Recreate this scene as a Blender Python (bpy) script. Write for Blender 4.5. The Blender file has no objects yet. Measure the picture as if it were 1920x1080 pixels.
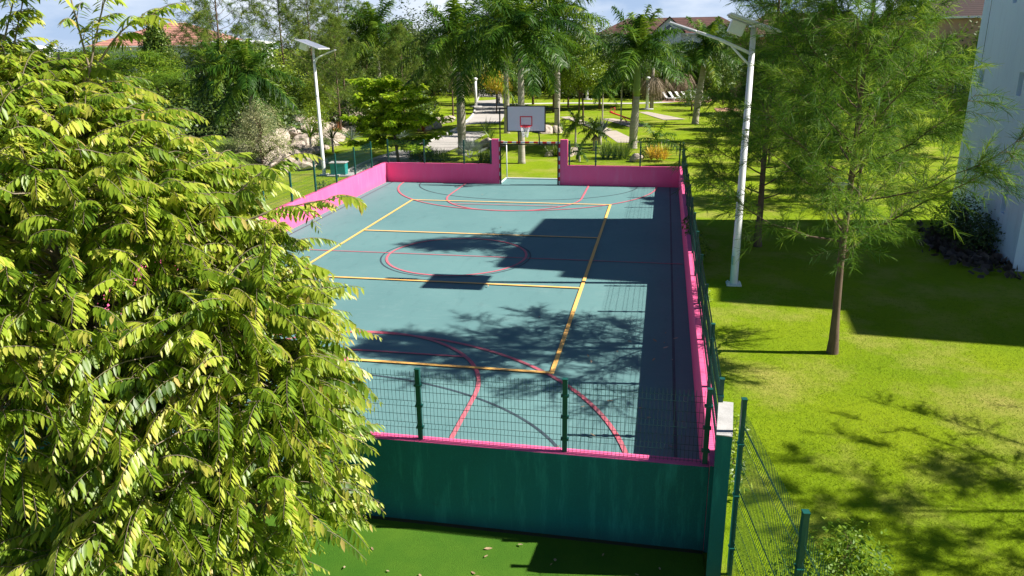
import bpy, math, random
import numpy as np
from mathutils import Vector, Matrix

C = bpy.context.scene.collection
scene = bpy.context.scene
rng = np.random.default_rng(7)
random.seed(7)
R = math.radians

# ------------------------------------------------------------------ camera, sky, sun, exposure
cam_data = bpy.data.cameras.new('camera')
cam = bpy.data.objects.new('camera', cam_data); C.objects.link(cam)
yaw, pitch, roll = 0.195610874, 0.310017700, -0.0139318871
fw = Vector((-math.sin(yaw)*math.cos(pitch), math.cos(yaw)*math.cos(pitch), -math.sin(pitch)))
rt = Vector((math.cos(yaw), math.sin(yaw), 0)); up = rt.cross(fw)
rt2 = rt*math.cos(roll) + up*math.sin(roll); up2 = up*math.cos(roll) - rt*math.sin(roll)
M4 = Matrix((rt2, up2, -fw)).transposed().to_4x4()
M4.translation = Vector((6.59357691, -23.8412916, 6.73620759))
cam.matrix_world = M4
cam_data.sensor_width = 36; cam_data.lens = 1427.34*36/1920
cam_data.clip_start = 0.05; cam_data.clip_end = 9000
scene.camera = cam

TOSUN = Vector((1.12, 0.14, 1.0)).normalized()
world = bpy.data.worlds.new('World'); scene.world = world; world.use_nodes = True
wn = world.node_tree; wn.nodes.clear()
sky = wn.nodes.new('ShaderNodeTexSky'); sky.sky_type = 'NISHITA'; sky.sun_disc = False
sky.sun_elevation = math.asin(TOSUN.z); sky.sun_rotation = math.atan2(TOSUN.x, TOSUN.y)
sky.air_density = 0.75; sky.dust_density = 0.1; sky.ozone_density = 4.0
bg = wn.nodes.new('ShaderNodeBackground'); bg.inputs[1].default_value = 0.044
tc = wn.nodes.new('ShaderNodeTexCoord')
mp = wn.nodes.new('ShaderNodeMapping'); mp.inputs['Scale'].default_value = (1, 1, 3.2)
nz = wn.nodes.new('ShaderNodeTexNoise'); nz.inputs['Scale'].default_value = 3.3; nz.inputs['Detail'].default_value = 9
nz.inputs['Roughness'].default_value = 0.55
cr = wn.nodes.new('ShaderNodeValToRGB'); cr.color_ramp.elements[0].position = 0.43; cr.color_ramp.elements[1].position = 0.64
mx = wn.nodes.new('ShaderNodeMix'); mx.data_type = 'RGBA'
mx.inputs[7].default_value = (13.0, 13.5, 14.2, 1)
out = wn.nodes.new('ShaderNodeOutputWorld')
L = wn.links.new
L(tc.outputs['Generated'], mp.inputs[0]); L(mp.outputs[0], nz.inputs['Vector']); L(nz.outputs[0], cr.inputs[0])
mulc = wn.nodes.new('ShaderNodeMath'); mulc.operation = 'MULTIPLY'; mulc.inputs[1].default_value = 0.85
sx_ = wn.nodes.new('ShaderNodeSeparateXYZ'); L(tc.outputs['Generated'], sx_.inputs[0])
low = wn.nodes.new('ShaderNodeMapRange'); low.interpolation_type = 'SMOOTHSTEP'
low.inputs[1].default_value = .12; low.inputs[2].default_value = .34; low.inputs[3].default_value = 1.0; low.inputs[4].default_value = .0
L(sx_.outputs[2], low.inputs[0]); mulb = wn.nodes.new('ShaderNodeMath'); mulb.operation = 'MULTIPLY'
L(cr.outputs[0], mulb.inputs[0]); L(low.outputs[0], mulb.inputs[1])
L(mulb.outputs[0], mulc.inputs[0]); L(mulc.outputs[0], mx.inputs[0])
hz_ = wn.nodes.new('ShaderNodeMapRange'); hz_.interpolation_type = 'SMOOTHSTEP'
hz_.inputs[1].default_value = .0; hz_.inputs[2].default_value = .30; hz_.inputs[3].default_value = .85; hz_.inputs[4].default_value = 0.0
L(sx_.outputs[2], hz_.inputs[0]); mh = wn.nodes.new('ShaderNodeMix'); mh.data_type = 'RGBA'; mh.inputs[7].default_value = (5.4, 7.3, 10.8, 1)
L(hz_.outputs[0], mh.inputs[0]); L(sky.outputs[0], mh.inputs[6]); L(mh.outputs[2], mx.inputs[6]); L(mx.outputs[2], bg.inputs[0]); L(bg.outputs[0], out.inputs[0])

sd = bpy.data.lights.new('sun', 'SUN'); sd.energy = 5.0; sd.angle = R(0.5); sd.color = (1.0, 0.95, 0.86)
sun = bpy.data.objects.new('sun', sd); C.objects.link(sun)
sun.rotation_euler = (-TOSUN).to_track_quat('-Z', 'Y').to_euler(); sun.location = TOSUN*60

vs = scene.view_settings
vs.view_transform = 'Standard'; vs.look = 'None'; vs.exposure = 0.98; vs.gamma = 1.0; vs.use_curve_mapping = False
scene.cycles.max_bounces = 8; scene.cycles.transparent_max_bounces = 8
scene.cycles.diffuse_bounces = 3; scene.cycles.glossy_bounces = 3; scene.cycles.transmission_bounces = 3

# ------------------------------------------------------------------ helpers
def tag(o, label=None, cat=None, group=None, kind=None):
    if label: o['label'] = label
    if cat: o['category'] = cat
    if group: o['group'] = group
    if kind: o['kind'] = kind
    return o

def empty(name, loc=(0, 0, 0), rz=0.0):
    o = bpy.data.objects.new(name, None); C.objects.link(o)
    o.location = loc; o.rotation_euler = (0, 0, rz); o.empty_display_size = 0.2
    return o

def link(name, me, mats, parent=None):
    if not isinstance(mats, (list, tuple)): mats = [mats]
    if len(me.materials) == 0:
        for m in mats: me.materials.append(m)
    o = bpy.data.objects.new(name, me); C.objects.link(o)
    if parent: o.parent = parent
    return o

def kids(o): return [c for c in bpy.data.objects if c.parent == o]

def dup(root, loc, rz=0.0, scale=1.0, label=None, group=None, children=None):
    r = root.copy(); C.objects.link(r); r.location = loc; r.rotation_euler = (0, 0, rz)
    r.scale = (scale,)*3 if not isinstance(scale, (tuple, list)) else scale
    if label: r['label'] = label
    if group: r['group'] = group
    for ch in (children if children is not None else list(root.children)):
        c = ch.copy(); C.objects.link(c); c.parent = r
        for g in list(ch.children):
            d = g.copy(); C.objects.link(d); d.parent = c
    return r

class MB:
    """collects faces of any size, becomes one mesh"""
    def __init__(s): s.v = []; s.f = []; s.m = []; s.sm = []
    def add(s, vs, fs, mat=0, smooth=False):
        b = len(s.v); s.v += [tuple(v) for v in vs]
        for f in fs: s.f.append(tuple(b+i for i in f)); s.m.append(mat); s.sm.append(smooth)
        return s
    def box(s, c, d, rz=0.0, mat=0, rot=None, bevel=0.0):
        x, y, z = (q/2 for q in d)
        Mx = rot if rot is not None else Matrix.Rotation(rz, 3, 'Z')
        c = Vector(c)
        if bevel <= 0:
            P = [Vector((a*x, b*y, e*z)) for e in (-1, 1) for b in (-1, 1) for a in (-1, 1)]
            s.add([c+Mx@p for p in P], [(0, 2, 3, 1), (4, 5, 7, 6), (0, 1, 5, 4), (1, 3, 7, 5), (3, 2, 6, 7), (2, 0, 4, 6)], mat)
        else:
            b = bevel; pts = []
            for zz, k in ((-z, b), (-z+b, 0), (z-b, 0), (z, b)):
                X, Y = x-k, y-k
                for px, py in ((-X+b*(k == 0), -Y), (X-b*(k == 0), -Y), (X, -Y+b*(k == 0)), (X, Y-b*(k == 0)), (X-b*(k == 0), Y), (-X+b*(k == 0), Y), (-X, Y-b*(k == 0)), (-X, -Y+b*(k == 0))):
                    pts.append(c+Mx@Vector((px, py, zz)))
            fs = []
            for r_ in range(3):
                for i in range(8):
                    j = (i+1) % 8; fs.append((r_*8+i, r_*8+j, r_*8+8+j, r_*8+8+i))
            fs.append(tuple(range(7, -1, -1))); fs.append(tuple(range(24, 32)))
            s.add(pts, fs, mat)
        return s
    def tube(s, pts, rad, n=8, mat=0, cap=True, smooth=True):
        pts = [Vector(p) for p in pts]
        if not isinstance(rad, (list, tuple)): rad = [rad]*len(pts)
        V = []; prev = None
        for i, p in enumerate(pts):
            t = (pts[min(i+1, len(pts)-1)]-pts[max(i-1, 0)]).normalized()
            if prev is None:
                a = Vector((0, 0, 1)) if abs(t.z) < .9 else Vector((1, 0, 0))
                u = t.cross(a).normalized()
            else:
                u = (prev - t*prev.dot(t)); u = u.normalized() if u.length > 1e-6 else t.orthogonal().normalized()
            prev = u; w = t.cross(u)
            for k in range(n):
                an = 2*math.pi*k/n; V.append(p+(u*math.cos(an)+w*math.sin(an))*rad[i])
        F = []
        for i in range(len(pts)-1):
            for k in range(n):
                k2 = (k+1) % n; F.append((i*n+k, i*n+k2, (i+1)*n+k2, (i+1)*n+k))
        s.add(V, F, mat, smooth)
        if cap:
            b = len(s.v)-len(V)
            s.f.append(tuple(b+k for k in range(n-1, -1, -1))); s.m.append(mat); s.sm.append(False)
            s.f.append(tuple(b+(len(pts)-1)*n+k for k in range(n))); s.m.append(mat); s.sm.append(False)
        return s
    def prism(s, poly, axis, a, b, mat=0):
        """poly: 2D points (counter clockwise), extruded along axis from a to b"""
        def P(p, t):
            if axis == 'x': return (t, p[0], p[1])
            if axis == 'y': return (p[0], t, p[1])
            return (p[0], p[1], t)
        n = len(poly)
        V = [P(p, a) for p in poly]+[P(p, b) for p in poly]
        F = [tuple(range(n-1, -1, -1)), tuple(range(n, 2*n))]+[(i, (i+1) % n, n+(i+1) % n, n+i) for i in range(n)]
        if axis == 'y': F = [tuple(reversed(f)) for f in F]
        s.add(V, F, mat)
        return s
    def lathe(s, prof, c=(0, 0, 0), n=16, mat=0, smooth=True):
        V = []; c = Vector(c)
        for r_, z in prof:
            for k in range(n):
                an = 2*math.pi*k/n; V.append(c+Vector((r_*math.cos(an), r_*math.sin(an), z)))
        F = [(i*n+k, i*n+(k+1) % n, (i+1)*n+(k+1) % n, (i+1)*n+k) for i in range(len(prof)-1) for k in range(n)]
        F += [tuple(range(n-1, -1, -1)), tuple((len(prof)-1)*n+k for k in range(n))]
        s.add(V, F, mat, smooth); return s
    def build(s, name, mats, parent=None):
        me = bpy.data.meshes.new(name); me.from_pydata(s.v, [], s.f)
        me.polygons.foreach_set('material_index', s.m); me.polygons.foreach_set('use_smooth', s.sm); me.update()
        return link(name, me, mats, parent)

class LB:
    """collects arrays of quads with a per-face variation value (leaves, needles, wires)"""
    def __init__(s): s.V = []; s.Q = []; s.A = []; s.n = 0; s.M = []; s.mi = 0
    def add(s, V, Q, a=None):
        V = np.asarray(V, np.float32).reshape(-1, 3); Q = np.asarray(Q, np.int64).reshape(-1, 4)
        s.V.append(V); s.Q.append(Q+s.n); s.n += len(V); s.M.append(np.full(len(Q), s.mi, np.int32))
        s.A.append(np.zeros(len(Q), np.float32) if a is None else np.broadcast_to(np.asarray(a, np.float32), (len(Q),)))
    def mesh(s, name, smooth=False):
        V = np.concatenate(s.V); Q = np.concatenate(s.Q); A = np.concatenate(s.A)
        me = bpy.data.meshes.new(name)
        me.vertices.add(len(V)); me.vertices.foreach_set('co', V.ravel())
        me.loops.add(4*len(Q)); me.loops.foreach_set('vertex_index', Q.ravel().astype(np.int32))
        me.polygons.add(len(Q)); me.polygons.foreach_set('loop_start', np.arange(0, 4*len(Q), 4, dtype=np.int32))
        me.polygons.foreach_set('material_index', np.concatenate(s.M))
        if smooth: me.polygons.foreach_set('use_smooth', np.ones(len(Q), bool))
        me.update(calc_edges=True)
        at = me.attributes.new('v', 'FLOAT', 'FACE'); at.data.foreach_set('value', A.astype(np.float32))
        return me
    def take(s, o, mi):
        for V, Q, A in zip(o.V, o.Q, o.A):
            k = s.mi; s.mi = mi; lo = Q.min(); s.add(V, Q-lo, A); s.mi = k
        return s
    def build(s, name, mats, parent=None, smooth=False): return link(name, s.mesh(name, smooth), mats, parent)

def nrm(a): return a/np.maximum(np.linalg.norm(a, axis=-1, keepdims=True), 1e-9)
UP = np.array([0., 0., 1.])

def tubes(lb, P, r0, r1, sides=3, a=0.0):
    """P (N,K,3) polylines, radius tapering r0 -> r1"""
    P = np.asarray(P, float); N, K, _ = P.shape
    r0 = np.broadcast_to(np.asarray(r0, float), (N,)); r1 = np.broadcast_to(np.asarray(r1, float), (N,))
    T = nrm(np.gradient(P, axis=1))
    ref = np.where(np.abs(T[..., 2:3]) < .9, UP, np.array([1., 0, 0]))
    U = nrm(np.cross(T, ref)); W = np.cross(T, U)
    rr = r0[:, None]+(r1-r0)[:, None]*np.linspace(0, 1, K)[None]
    an = np.arange(sides)*2*np.pi/sides
    V = P[:, :, None]+rr[..., None, None]*(U[:, :, None]*np.cos(an)[None, None, :, None]+W[:, :, None]*np.sin(an)[None, None, :, None])
    idx = np.arange(N*K*sides).reshape(N, K, sides)
    a0 = idx[:, :-1]; a1 = idx[:, 1:]
    Q = np.stack([a0, np.roll(a0, -1, 2), np.roll(a1, -1, 2), a1], -1)
    lb.add(V, Q, a)

def diamonds(lb, B, D, Nn, ln, wd, a):
    """flat four cornered leaves: base B, direction D, normal Nn"""
    S = nrm(np.cross(D, Nn)); ln = np.asarray(ln)[:, None]; wd = np.asarray(wd)[:, None]
    m = B+D*ln*.45
    V = np.stack([B, m+S*wd*.5, B+D*ln, m-S*wd*.5], 1)
    lb.add(V, np.arange(len(B)*4).reshape(-1, 4), a)

def folded(lb, B, D, Nn, ln, wd, droop, a):
    """leaves with a midrib fold and a curved tip: 8 corners, 4 faces"""
    S = nrm(np.cross(D, Nn)); ln = np.asarray(ln)[:, None]; wd = np.asarray(wd)[:, None]; dr = np.asarray(droop)[:, None]
    up_ = Nn
    c1 = B+D*ln*.35-up_*wd*.10-UP*ln*dr*.10; c2 = B+D*ln*.70-up_*wd*.10-UP*ln*dr*.42
    t = B+D*ln-UP*ln*dr*.85
    l1 = c1+S*wd*.5+up_*wd*.16; r1 = c1-S*wd*.5+up_*wd*.16
    l2 = c2+S*wd*.40+up_*wd*.13; r2 = c2-S*wd*.40+up_*wd*.13
    V = np.stack([B, l1, c1, r1, l2, c2, r2, t], 1); n = len(B)
    q = np.array([[0, 1, 2, 3], [1, 4, 5, 2], [2, 5, 6, 3], [4, 7, 6, 5]])
    Q = (np.arange(n)*8)[:, None, None]+q[None]
    lb.add(V, Q, np.repeat(np.asarray(a), 4))

def strips(lb, P, S, w0, wm, w1, a):
    """ribbons along polylines P (N,K,3), side vectors S (N,3) or (N,K,3), width base/mid/tip"""
    P = np.asarray(P, float); N, K, _ = P.shape
    if S.ndim == 2: S = np.repeat(S[:, None], K, 1)
    t = np.linspace(0, 1, K)
    prof = np.where(t < .4, w0+(wm-w0)*(t/.4), wm+(w1-wm)*((t-.4)/.6))
    w = prof[None, :, None]*.5 if np.ndim(w0) == 0 else prof
    V = np.stack([P+S*w, P-S*w], 2)
    idx = np.arange(N*K*2).reshape(N, K, 2)
    Q = np.stack([idx[:, :-1, 0], idx[:, :-1, 1], idx[:, 1:, 1], idx[:, 1:, 0]], -1)
    lb.add(V, Q, np.repeat(np.asarray(np.broadcast_to(a, (N,))), K-1))

def rand_dirs(n, r=None):
    r = r or rng
    return nrm(r.normal(size=(n, 3)))

# ------------------------------------------------------------------ materials
def mat(name):
    m = bpy.data.materials.new(name); m.use_nodes = True
    nt = m.node_tree; b = nt.nodes['Principled BSDF']
    return m, nt, b

def noise_mix(nt, col_a, col_b, scale, detail=5, lo=.4, hi=.6, vec=None, rough=.55):
    n = nt.nodes.new('ShaderNodeTexNoise'); n.inputs['Scale'].default_value = scale; n.inputs['Detail'].default_value = detail
    n.inputs['Roughness'].default_value = rough
    if vec is not None: nt.links.new(vec, n.inputs['Vector'])
    r = nt.nodes.new('ShaderNodeMapRange'); r.inputs[1].default_value = lo; r.inputs[2].default_value = hi
    nt.links.new(n.outputs[0], r.inputs[0])
    m = nt.nodes.new('ShaderNodeMix'); m.data_type = 'RGBA'
    nt.links.new(r.outputs[0], m.inputs[0])
    for i, c in ((6, col_a), (7, col_b)):
        if hasattr(c, 'is_linked'): nt.links.new(c, m.inputs[i])
        else: m.inputs[i].default_value = (*c, 1)
    return m.outputs[2], n

def bump(nt, b, h, strength, dist=.01):
    n = nt.nodes.new('ShaderNodeBump'); n.inputs['Strength'].default_value = strength; n.inputs['Distance'].default_value = dist
    nt.links.new(h, n.inputs['Height']); nt.links.new(n.outputs[0], b.inputs['Normal'])

def objvec(nt, scale=(1, 1, 1), which='Object'):
    t = nt.nodes.new('ShaderNodeTexCoord'); m = nt.nodes.new('ShaderNodeMapping'); m.inputs['Scale'].default_value = scale
    nt.links.new(t.outputs[which], m.inputs[0]); return m.outputs[0]

def paint(name, c, c2=None, scale=1.2, rough=.7, bs=.25, spec=.3, fine=60, metal=0.0, stretch=(1, 1, 1)):
    m, nt, b = mat(name)
    c2 = c2 or tuple(x*.8 for x in c)
    v = objvec(nt, stretch)
    o1, _ = noise_mix(nt, c, c2, scale, 6, .38, .68, v)
    o2, n2 = noise_mix(nt, o1, tuple(min(1, x*1.15) for x in c), fine, 3, .5, .8, v)
    nt.links.new(o2, b.inputs['Base Color'])
    b.inputs['Roughness'].default_value = rough; b.inputs['Specular IOR Level'].default_value = spec; b.inputs['Metallic'].default_value = metal
    if bs > 0: bump(nt, b, n2.outputs[0], bs, .004)
    return m

def leafmat(name, cols, rough=.5, trans=.35, spec=.35, vscale=1.0):
    """cols: list of (position, colour) over the per-leaf variation value"""
    m, nt, b = mat(name)
    at = nt.nodes.new('ShaderNodeAttribute'); at.attribute_name = 'v'
    r = nt.nodes.new('ShaderNodeValToRGB'); el = r.color_ramp.elements
    el[0].position, el[0].color = cols[0][0], (*cols[0][1], 1)
    el[1].position, el[1].color = cols[-1][0], (*cols[-1][1], 1)
    for p_, c_ in cols[1:-1]:
        e = el.new(p_); e.color = (*c_, 1)
    nt.links.new(at.outputs['Fac'], r.inputs[0])
    nt.links.new(r.outputs[0], b.inputs['Base Color'])
    b.inputs['Roughness'].default_value = rough; b.inputs['Specular IOR Level'].default_value = spec
    if trans > 0:
        t = nt.nodes.new('ShaderNodeBsdfTranslucent'); mixs = nt.nodes.new('ShaderNodeMixShader'); mixs.inputs[0].default_value = trans
        hs = nt.nodes.new('ShaderNodeHueSaturation'); hs.inputs['Hue'].default_value = .485; hs.inputs['Value'].default_value = 1.25
        nt.links.new(r.outputs[0], hs.inputs['Color']); nt.links.new(hs.outputs[0], t.inputs[0])
        o = nt.nodes['Material Output']
        nt.links.new(b.outputs[0], mixs.inputs[1]); nt.links.new(t.outputs[0], mixs.inputs[2]); nt.links.new(mixs.outputs[0], o.inputs[0])
    return m

PINK = paint('pink_wall_paint', (.88, .13, .32), (.84, .11, .28), .7, .75, .3)
GREENW = paint('green_wall_paint', (.004, .15, .16), (.003, .108, .118), .9, .6, .35, stretch=(1, 1, .5))
def weathered(m, streak, dirt, zlow):
    nt = m.node_tree; b = nt.nodes['Principled BSDF']; src = b.inputs['Base Color'].links[0].from_socket
    v = objvec(nt, (2.6, 2.6, .35)); o1, _ = noise_mix(nt, src, streak, 1.6, 8, .50, .72, v, .75); vb = objvec(nt, (1, 1, 1)); o1, _ = noise_mix(nt, o1, dirt, 3.1, 8, .62, .86, vb, .75)
    g_ = nt.nodes.new('ShaderNodeNewGeometry'); s_ = nt.nodes.new('ShaderNodeSeparateXYZ'); nt.links.new(g_.outputs['Position'], s_.inputs[0])
    r_ = nt.nodes.new('ShaderNodeMapRange'); r_.inputs[1].default_value = zlow+.30; r_.inputs[2].default_value = zlow; nt.links.new(s_.outputs[2], r_.inputs[0])
    n_ = nt.nodes.new('ShaderNodeTexNoise'); n_.inputs['Scale'].default_value = 2.2; n_.inputs['Detail'].default_value = 6
    mu = nt.nodes.new('ShaderNodeMath'); mu.operation = 'MULTIPLY'; nt.links.new(r_.outputs[0], mu.inputs[0]); nt.links.new(n_.outputs[0], mu.inputs[1])
    mixn = nt.nodes.new('ShaderNodeMix'); mixn.data_type = 'RGBA'; nt.links.new(mu.outputs[0], mixn.inputs[0]); nt.links.new(o1, mixn.inputs[6]); mixn.inputs[7].default_value = (*dirt, 1)
    nt.links.new(mixn.outputs[2], b.inputs['Base Color'])
weathered(PINK, (.84, .19, .37), (.60, .12, .24), .0)
weathered(GREENW, (.022, .255, .25), (.010, .06, .055), -.45)
CONC = paint('bare_concrete', (.47, .46, .45), (.36, .35, .34), 5, .9, .5)
POSTG = paint('green_fence_paint', (.006, .085, .07), (.005, .07, .058), 3, .45, .05, .45)
WIREG = paint('green_wire', (.005, .055, .045), (.004, .045, .04), 3, .5, 0, .4)
BLACKM = paint('black_steel', (.008, .009, .012), (.006, .007, .009), 4, .45, .05, .4)
WHITEM = paint('white_pole_paint', (.78, .78, .79), (.70, .71, .72), 3, .35, .05, .5)
WHITEB = paint('skylight_tinted_render', (.66, .81, 1.0), (.62, .77, .98), .5, .8, .2)  # white render with the blue of skylight put into its base colour
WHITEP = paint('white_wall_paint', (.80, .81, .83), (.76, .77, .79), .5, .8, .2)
BOARD = paint('white_board', (.68, .66, .74), (.64, .62, .70), 1, .5, .05)
REDP = paint('red_paint', (.72, .03, .05), (.62, .03, .05), 6, .5, .05)
SILVER = paint('aluminium', (.62, .63, .65), (.5, .51, .53), 8, .35, .05, .5, metal=.7)
DARKW = paint('dark_glass', (.05, .09, .16), (.04, .07, .13), .5, .15, 0, .6)
TEALP = paint('teal_paint', (.02, .30, .28), (.02, .24, .22), 4, .5, .1)
BARK = paint('grey_brown_bark', (.16, .11, .08), (.09, .062, .045), 6, .9, .8, .2, fine=40, stretch=(1, 1, .3))
BARKL = paint('pale_branch_bark', (.30, .25, .19), (.2, .16, .12), 8, .85, .4, .2, fine=50)
PALMB = paint('palm_trunk_bark', (.42, .38, .33), (.30, .26, .22), 3, .9, .5, .2, fine=25, stretch=(.5, .5, 3))
SHAFT = paint('palm_crownshaft', (.20, .27, .07), (.15, .22, .05), 2, .45, .1, .4)
ROCK = paint('limestone_rock', (.52, .44, .37), (.30, .24, .20), 2.2, .95, 1.0, .2, fine=14)
PATHM = paint('path_concrete', (.46, .43, .40), (.38, .35, .33), .5, .9, .4, .2, fine=30)
KERBM = paint('white_kerb_paint', (.62, .60, .56), (.5, .48, .45), 2, .8, .3)
SANDM = paint('sand_pad_surface', (.46, .40, .34), (.38, .33, .28), .8, .95, .4, .2)
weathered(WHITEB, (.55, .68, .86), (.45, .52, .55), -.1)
ROOFB = paint('brown_roof_tiles', (.115, .05, .042), (.085, .038, .032), .6, .8, .4, .2)
STONE = paint('stone_chips', (.16, .13, .12), (.09, .075, .07), 6, .95, .8)

def lawn_mat():
    m, nt, b = mat('lawn_grass')
    v = objvec(nt)
    a1, _ = noise_mix(nt, (.165, .262, .004), (.225, .310, .006), .35, 5, .35, .65, v)
    a2, _ = noise_mix(nt, a1, (.37, .335, .085), .42, 8, .48, .72, v, .68)
    a3, n3 = noise_mix(nt, a2, (.095, .165, .004), 9, 6, .52, .80, v, .7)
    a4, n4 = noise_mix(nt, a3, (.26, .34, .03), 38, 3, .52, .85, v, .7)
    nt.links.new(a4, b.inputs['Base Color']); b.inputs['Roughness'].default_value = .95; b.inputs['Specular IOR Level'].default_value = .1
    n5 = nt.nodes.new('ShaderNodeTexNoise'); n5.inputs['Scale'].default_value = 22; n5.inputs['Detail'].default_value = 6; n5.inputs['Roughness'].default_value = .75
    nt.links.new(v, n5.inputs['Vector'])
    bump(nt, b, n5.outputs[0], .9, .05)
    return m
LAWN = lawn_mat()

def court_mat():
    m, nt, b = mat('court_acrylic')
    v = objvec(nt)
    a1, _ = noise_mix(nt, (.112, .230, .236), (.134, .264, .266), .25, 5, .35, .65, v)
    a2, _ = noise_mix(nt, a1, (.165, .285, .285), 1.1, 8, .54, .82, v, .75)
    a3, n3 = noise_mix(nt, a2, (.092, .178, .19), 55, 4, .55, .9, v, .7)
    vs2 = objvec(nt, (.5, 3.0, 1)); a3, _ = noise_mix(nt, a3, (.20, .31, .31), 2.6, 8, .55, .80, vs2, .8)
    vs3 = objvec(nt, (2.2, .6, 1)); a3, _ = noise_mix(nt, a3, (.080, .165, .172), 1.3, 8, .54, .86, vs3, .8)
    nt.links.new(a3, b.inputs['Base Color']); b.inputs['Roughness'].default_value = .72; b.inputs['Specular IOR Level'].default_value = .22
    bump(nt, b, n3.outputs[0], .25, .003)
    return m
COURT = court_mat()
def turf_mat():
    m, nt, b = mat('artificial_turf')
    v = objvec(nt)
    a1, _ = noise_mix(nt, (.045, .132, .010), (.078, .170, .013), .9, 6, .35, .65, v)
    a2, n2 = noise_mix(nt, a1, (.022, .066, .006), 70, 4, .5, .85, v, .7)
    nt.links.new(a2, b.inputs['Base Color']); b.inputs['Roughness'].default_value = .9; b.inputs['Specular IOR Level'].default_value = .15
    bump(nt, b, n2.outputs[0], .6, .02)
    return m
TURF = turf_mat()
def roof_mat(name, c1, c2, period):
    m, nt, b = mat(name)
    v = objvec(nt)
    w = nt.nodes.new('ShaderNodeTexWave'); w.bands_direction = 'Z'; w.inputs['Scale'].default_value = period; w.inputs['Distortion'].default_value = .2
    nt.links.new(v, w.inputs['Vector'])
    mixn = nt.nodes.new('ShaderNodeMix'); mixn.data_type = 'RGBA'
    r = nt.nodes.new('ShaderNodeMapRange'); r.inputs[1].default_value = .0; r.inputs[2].default_value = .35
    nt.links.new(w.outputs['Fac'], r.inputs[0]); nt.links.new(r.outputs[0], mixn.inputs[0])
    o1, _ = noise_mix(nt, c1, c2, 1.5, 4, .35, .65, v)
    mixn.inputs[6].default_value = (*[x*.55 for x in c2], 1); nt.links.new(o1, mixn.inputs[7])
    nt.links.new(mixn.outputs[2], b.inputs['Base Color']); b.inputs['Roughness'].default_value = .85
    bump(nt, b, w.outputs['Fac'], .6, .08)
    return m
ROOFT = roof_mat('salmon_roof_tiles', (.50, .24, .19), (.42, .19, .15), .85)
ROOFB3 = roof_mat('dark_roof_shingles', (.045, .018, .016), (.03, .013, .012), 1.6)
ROOFB2 = roof_mat('brown_roof_shingles', (.13, .055, .045), (.09, .04, .034), 1.1)

# ------------------------------------------------------------------ setting
def gz(x, y):
    s = np.clip((-11.0-y)/2.6, 0, 1); s = s*s*(3-2*s)
    return -.03-.42*s

def lawn():
    xs = np.concatenate([-np.geomspace(3000, 62, 14), np.arange(-60, -20, 2.0), np.arange(-20, 26, .5), np.arange(26, 62, 2.0), np.geomspace(64, 3000, 14)])
    ys = np.concatenate([-np.geomspace(600, 44, 8), np.arange(-42, -26, 2.0), np.arange(-26, 16, .5), np.arange(16, 90, 2.0), np.geomspace(92, 4000, 16)])
    X, Y = np.meshgrid(xs, ys); Z = gz(X, Y)
    Z = Z+.05*np.sin(X*.35+1.3)*np.sin(Y*.27)*((X > 9) | (Y > 16)) * np.clip((np.hypot(X-7, Y)-12)/20, 0, 1)
    V = np.stack([X, Y, Z], -1); idx = np.arange(X.size).reshape(X.shape)
    Q = np.stack([idx[:-1, :-1], idx[:-1, 1:], idx[1:, 1:], idx[1:, :-1]], -1)
    lb = LB(); lb.add(V, Q)
    tag(lb.build('lawn', LAWN, smooth=True), kind='structure')
lawn()

def sheet(name, polys, z, m, dz=.0):
    mb = MB()
    for i, po in enumerate(polys):
        mb.add([(x, y, z+i*dz) for x, y in po], [tuple(range(len(po)))])
    return tag(mb.build(name, m), kind='structure')

mb = MB(); mb.box((-.05, 0, -.3), (15.2, 27.5, .6)); mb.box((.12, 14.6, -.3), (3.3, 1.7, .594))
court = tag(mb.build('sports_court', COURT), kind='structure')

def line_sheet(name, m, segs, z0, parent):
    mb = MB(); k = 0
    for sgm in segs:
        z = z0+k*.0008; k += 1
        if sgm[0] == 'r':
            _, x0, y0, x1, y1 = sgm
            mb.add([(x0, y0, z), (x1, y0, z), (x1, y1, z), (x0, y1, z)], [(0, 1, 2, 3)])
        else:
            _, cx, cy, rx, ry, a0, a1, w = sgm
            n = 72; V = []
            for i in range(n+1):
                a = a0+(a1-a0)*i/n
                V += [(cx+(rx-w/2)*math.cos(a), cy+(ry-w/2)*math.sin(a), z), (cx+(rx+w/2)*math.cos(a), cy+(ry+w/2)*math.sin(a), z)]
            mb.add(V, [(2*i, 2*i+1, 2*i+3, 2*i+2) for i in range(n)])
    return tag(mb.build(name, m, parent), kind='structure')

def line_paint(name, c, worn):
    m, nt, b = mat(name)
    v = objvec(nt)
    a1, _ = noise_mix(nt, c, worn, 1.7, 8, .42, .74, v, .8)
    a2, _ = noise_mix(nt, a1, tuple(x*.8 for x in c), 30, 4, .5, .9, v)
    nt.links.new(a2, b.inputs['Base Color']); b.inputs['Roughness'].default_value = .65
    return m
YEL = line_paint('yellow_line_paint', (.98, .54, .13), (.88, .52, .20))
REDL = line_paint('red_line_paint', (.62, .125, .17), (.36, .22, .24))
BLKL = line_paint('black_line_paint', (.035, .055, .075), (.07, .11, .13))
w = .05
Y = [('r', -4.5-w, -9-w, -4.5+w, 9+w), ('r', 4.5-w, -9-w, 4.5+w, 9+w)]
Y += [('r', -4.5+w, yy-w, 4.5-w, yy+w) for yy in (-9, -3, 3, 9)]
pi = math.pi
RR = [('r', -7.5, -.03, 7.4, .03), ('a', 0, 0, 2.33, 2.33, 0, 2*pi, .085)]
BB = [('a', -.02, -.05, 2.50, 2.44, 0, 2*pi, .055), ('r', -7.09, -13.7, -7.03, 13.68), ('r', 7.03, -13.7, 7.09, 13.68)]
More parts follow.
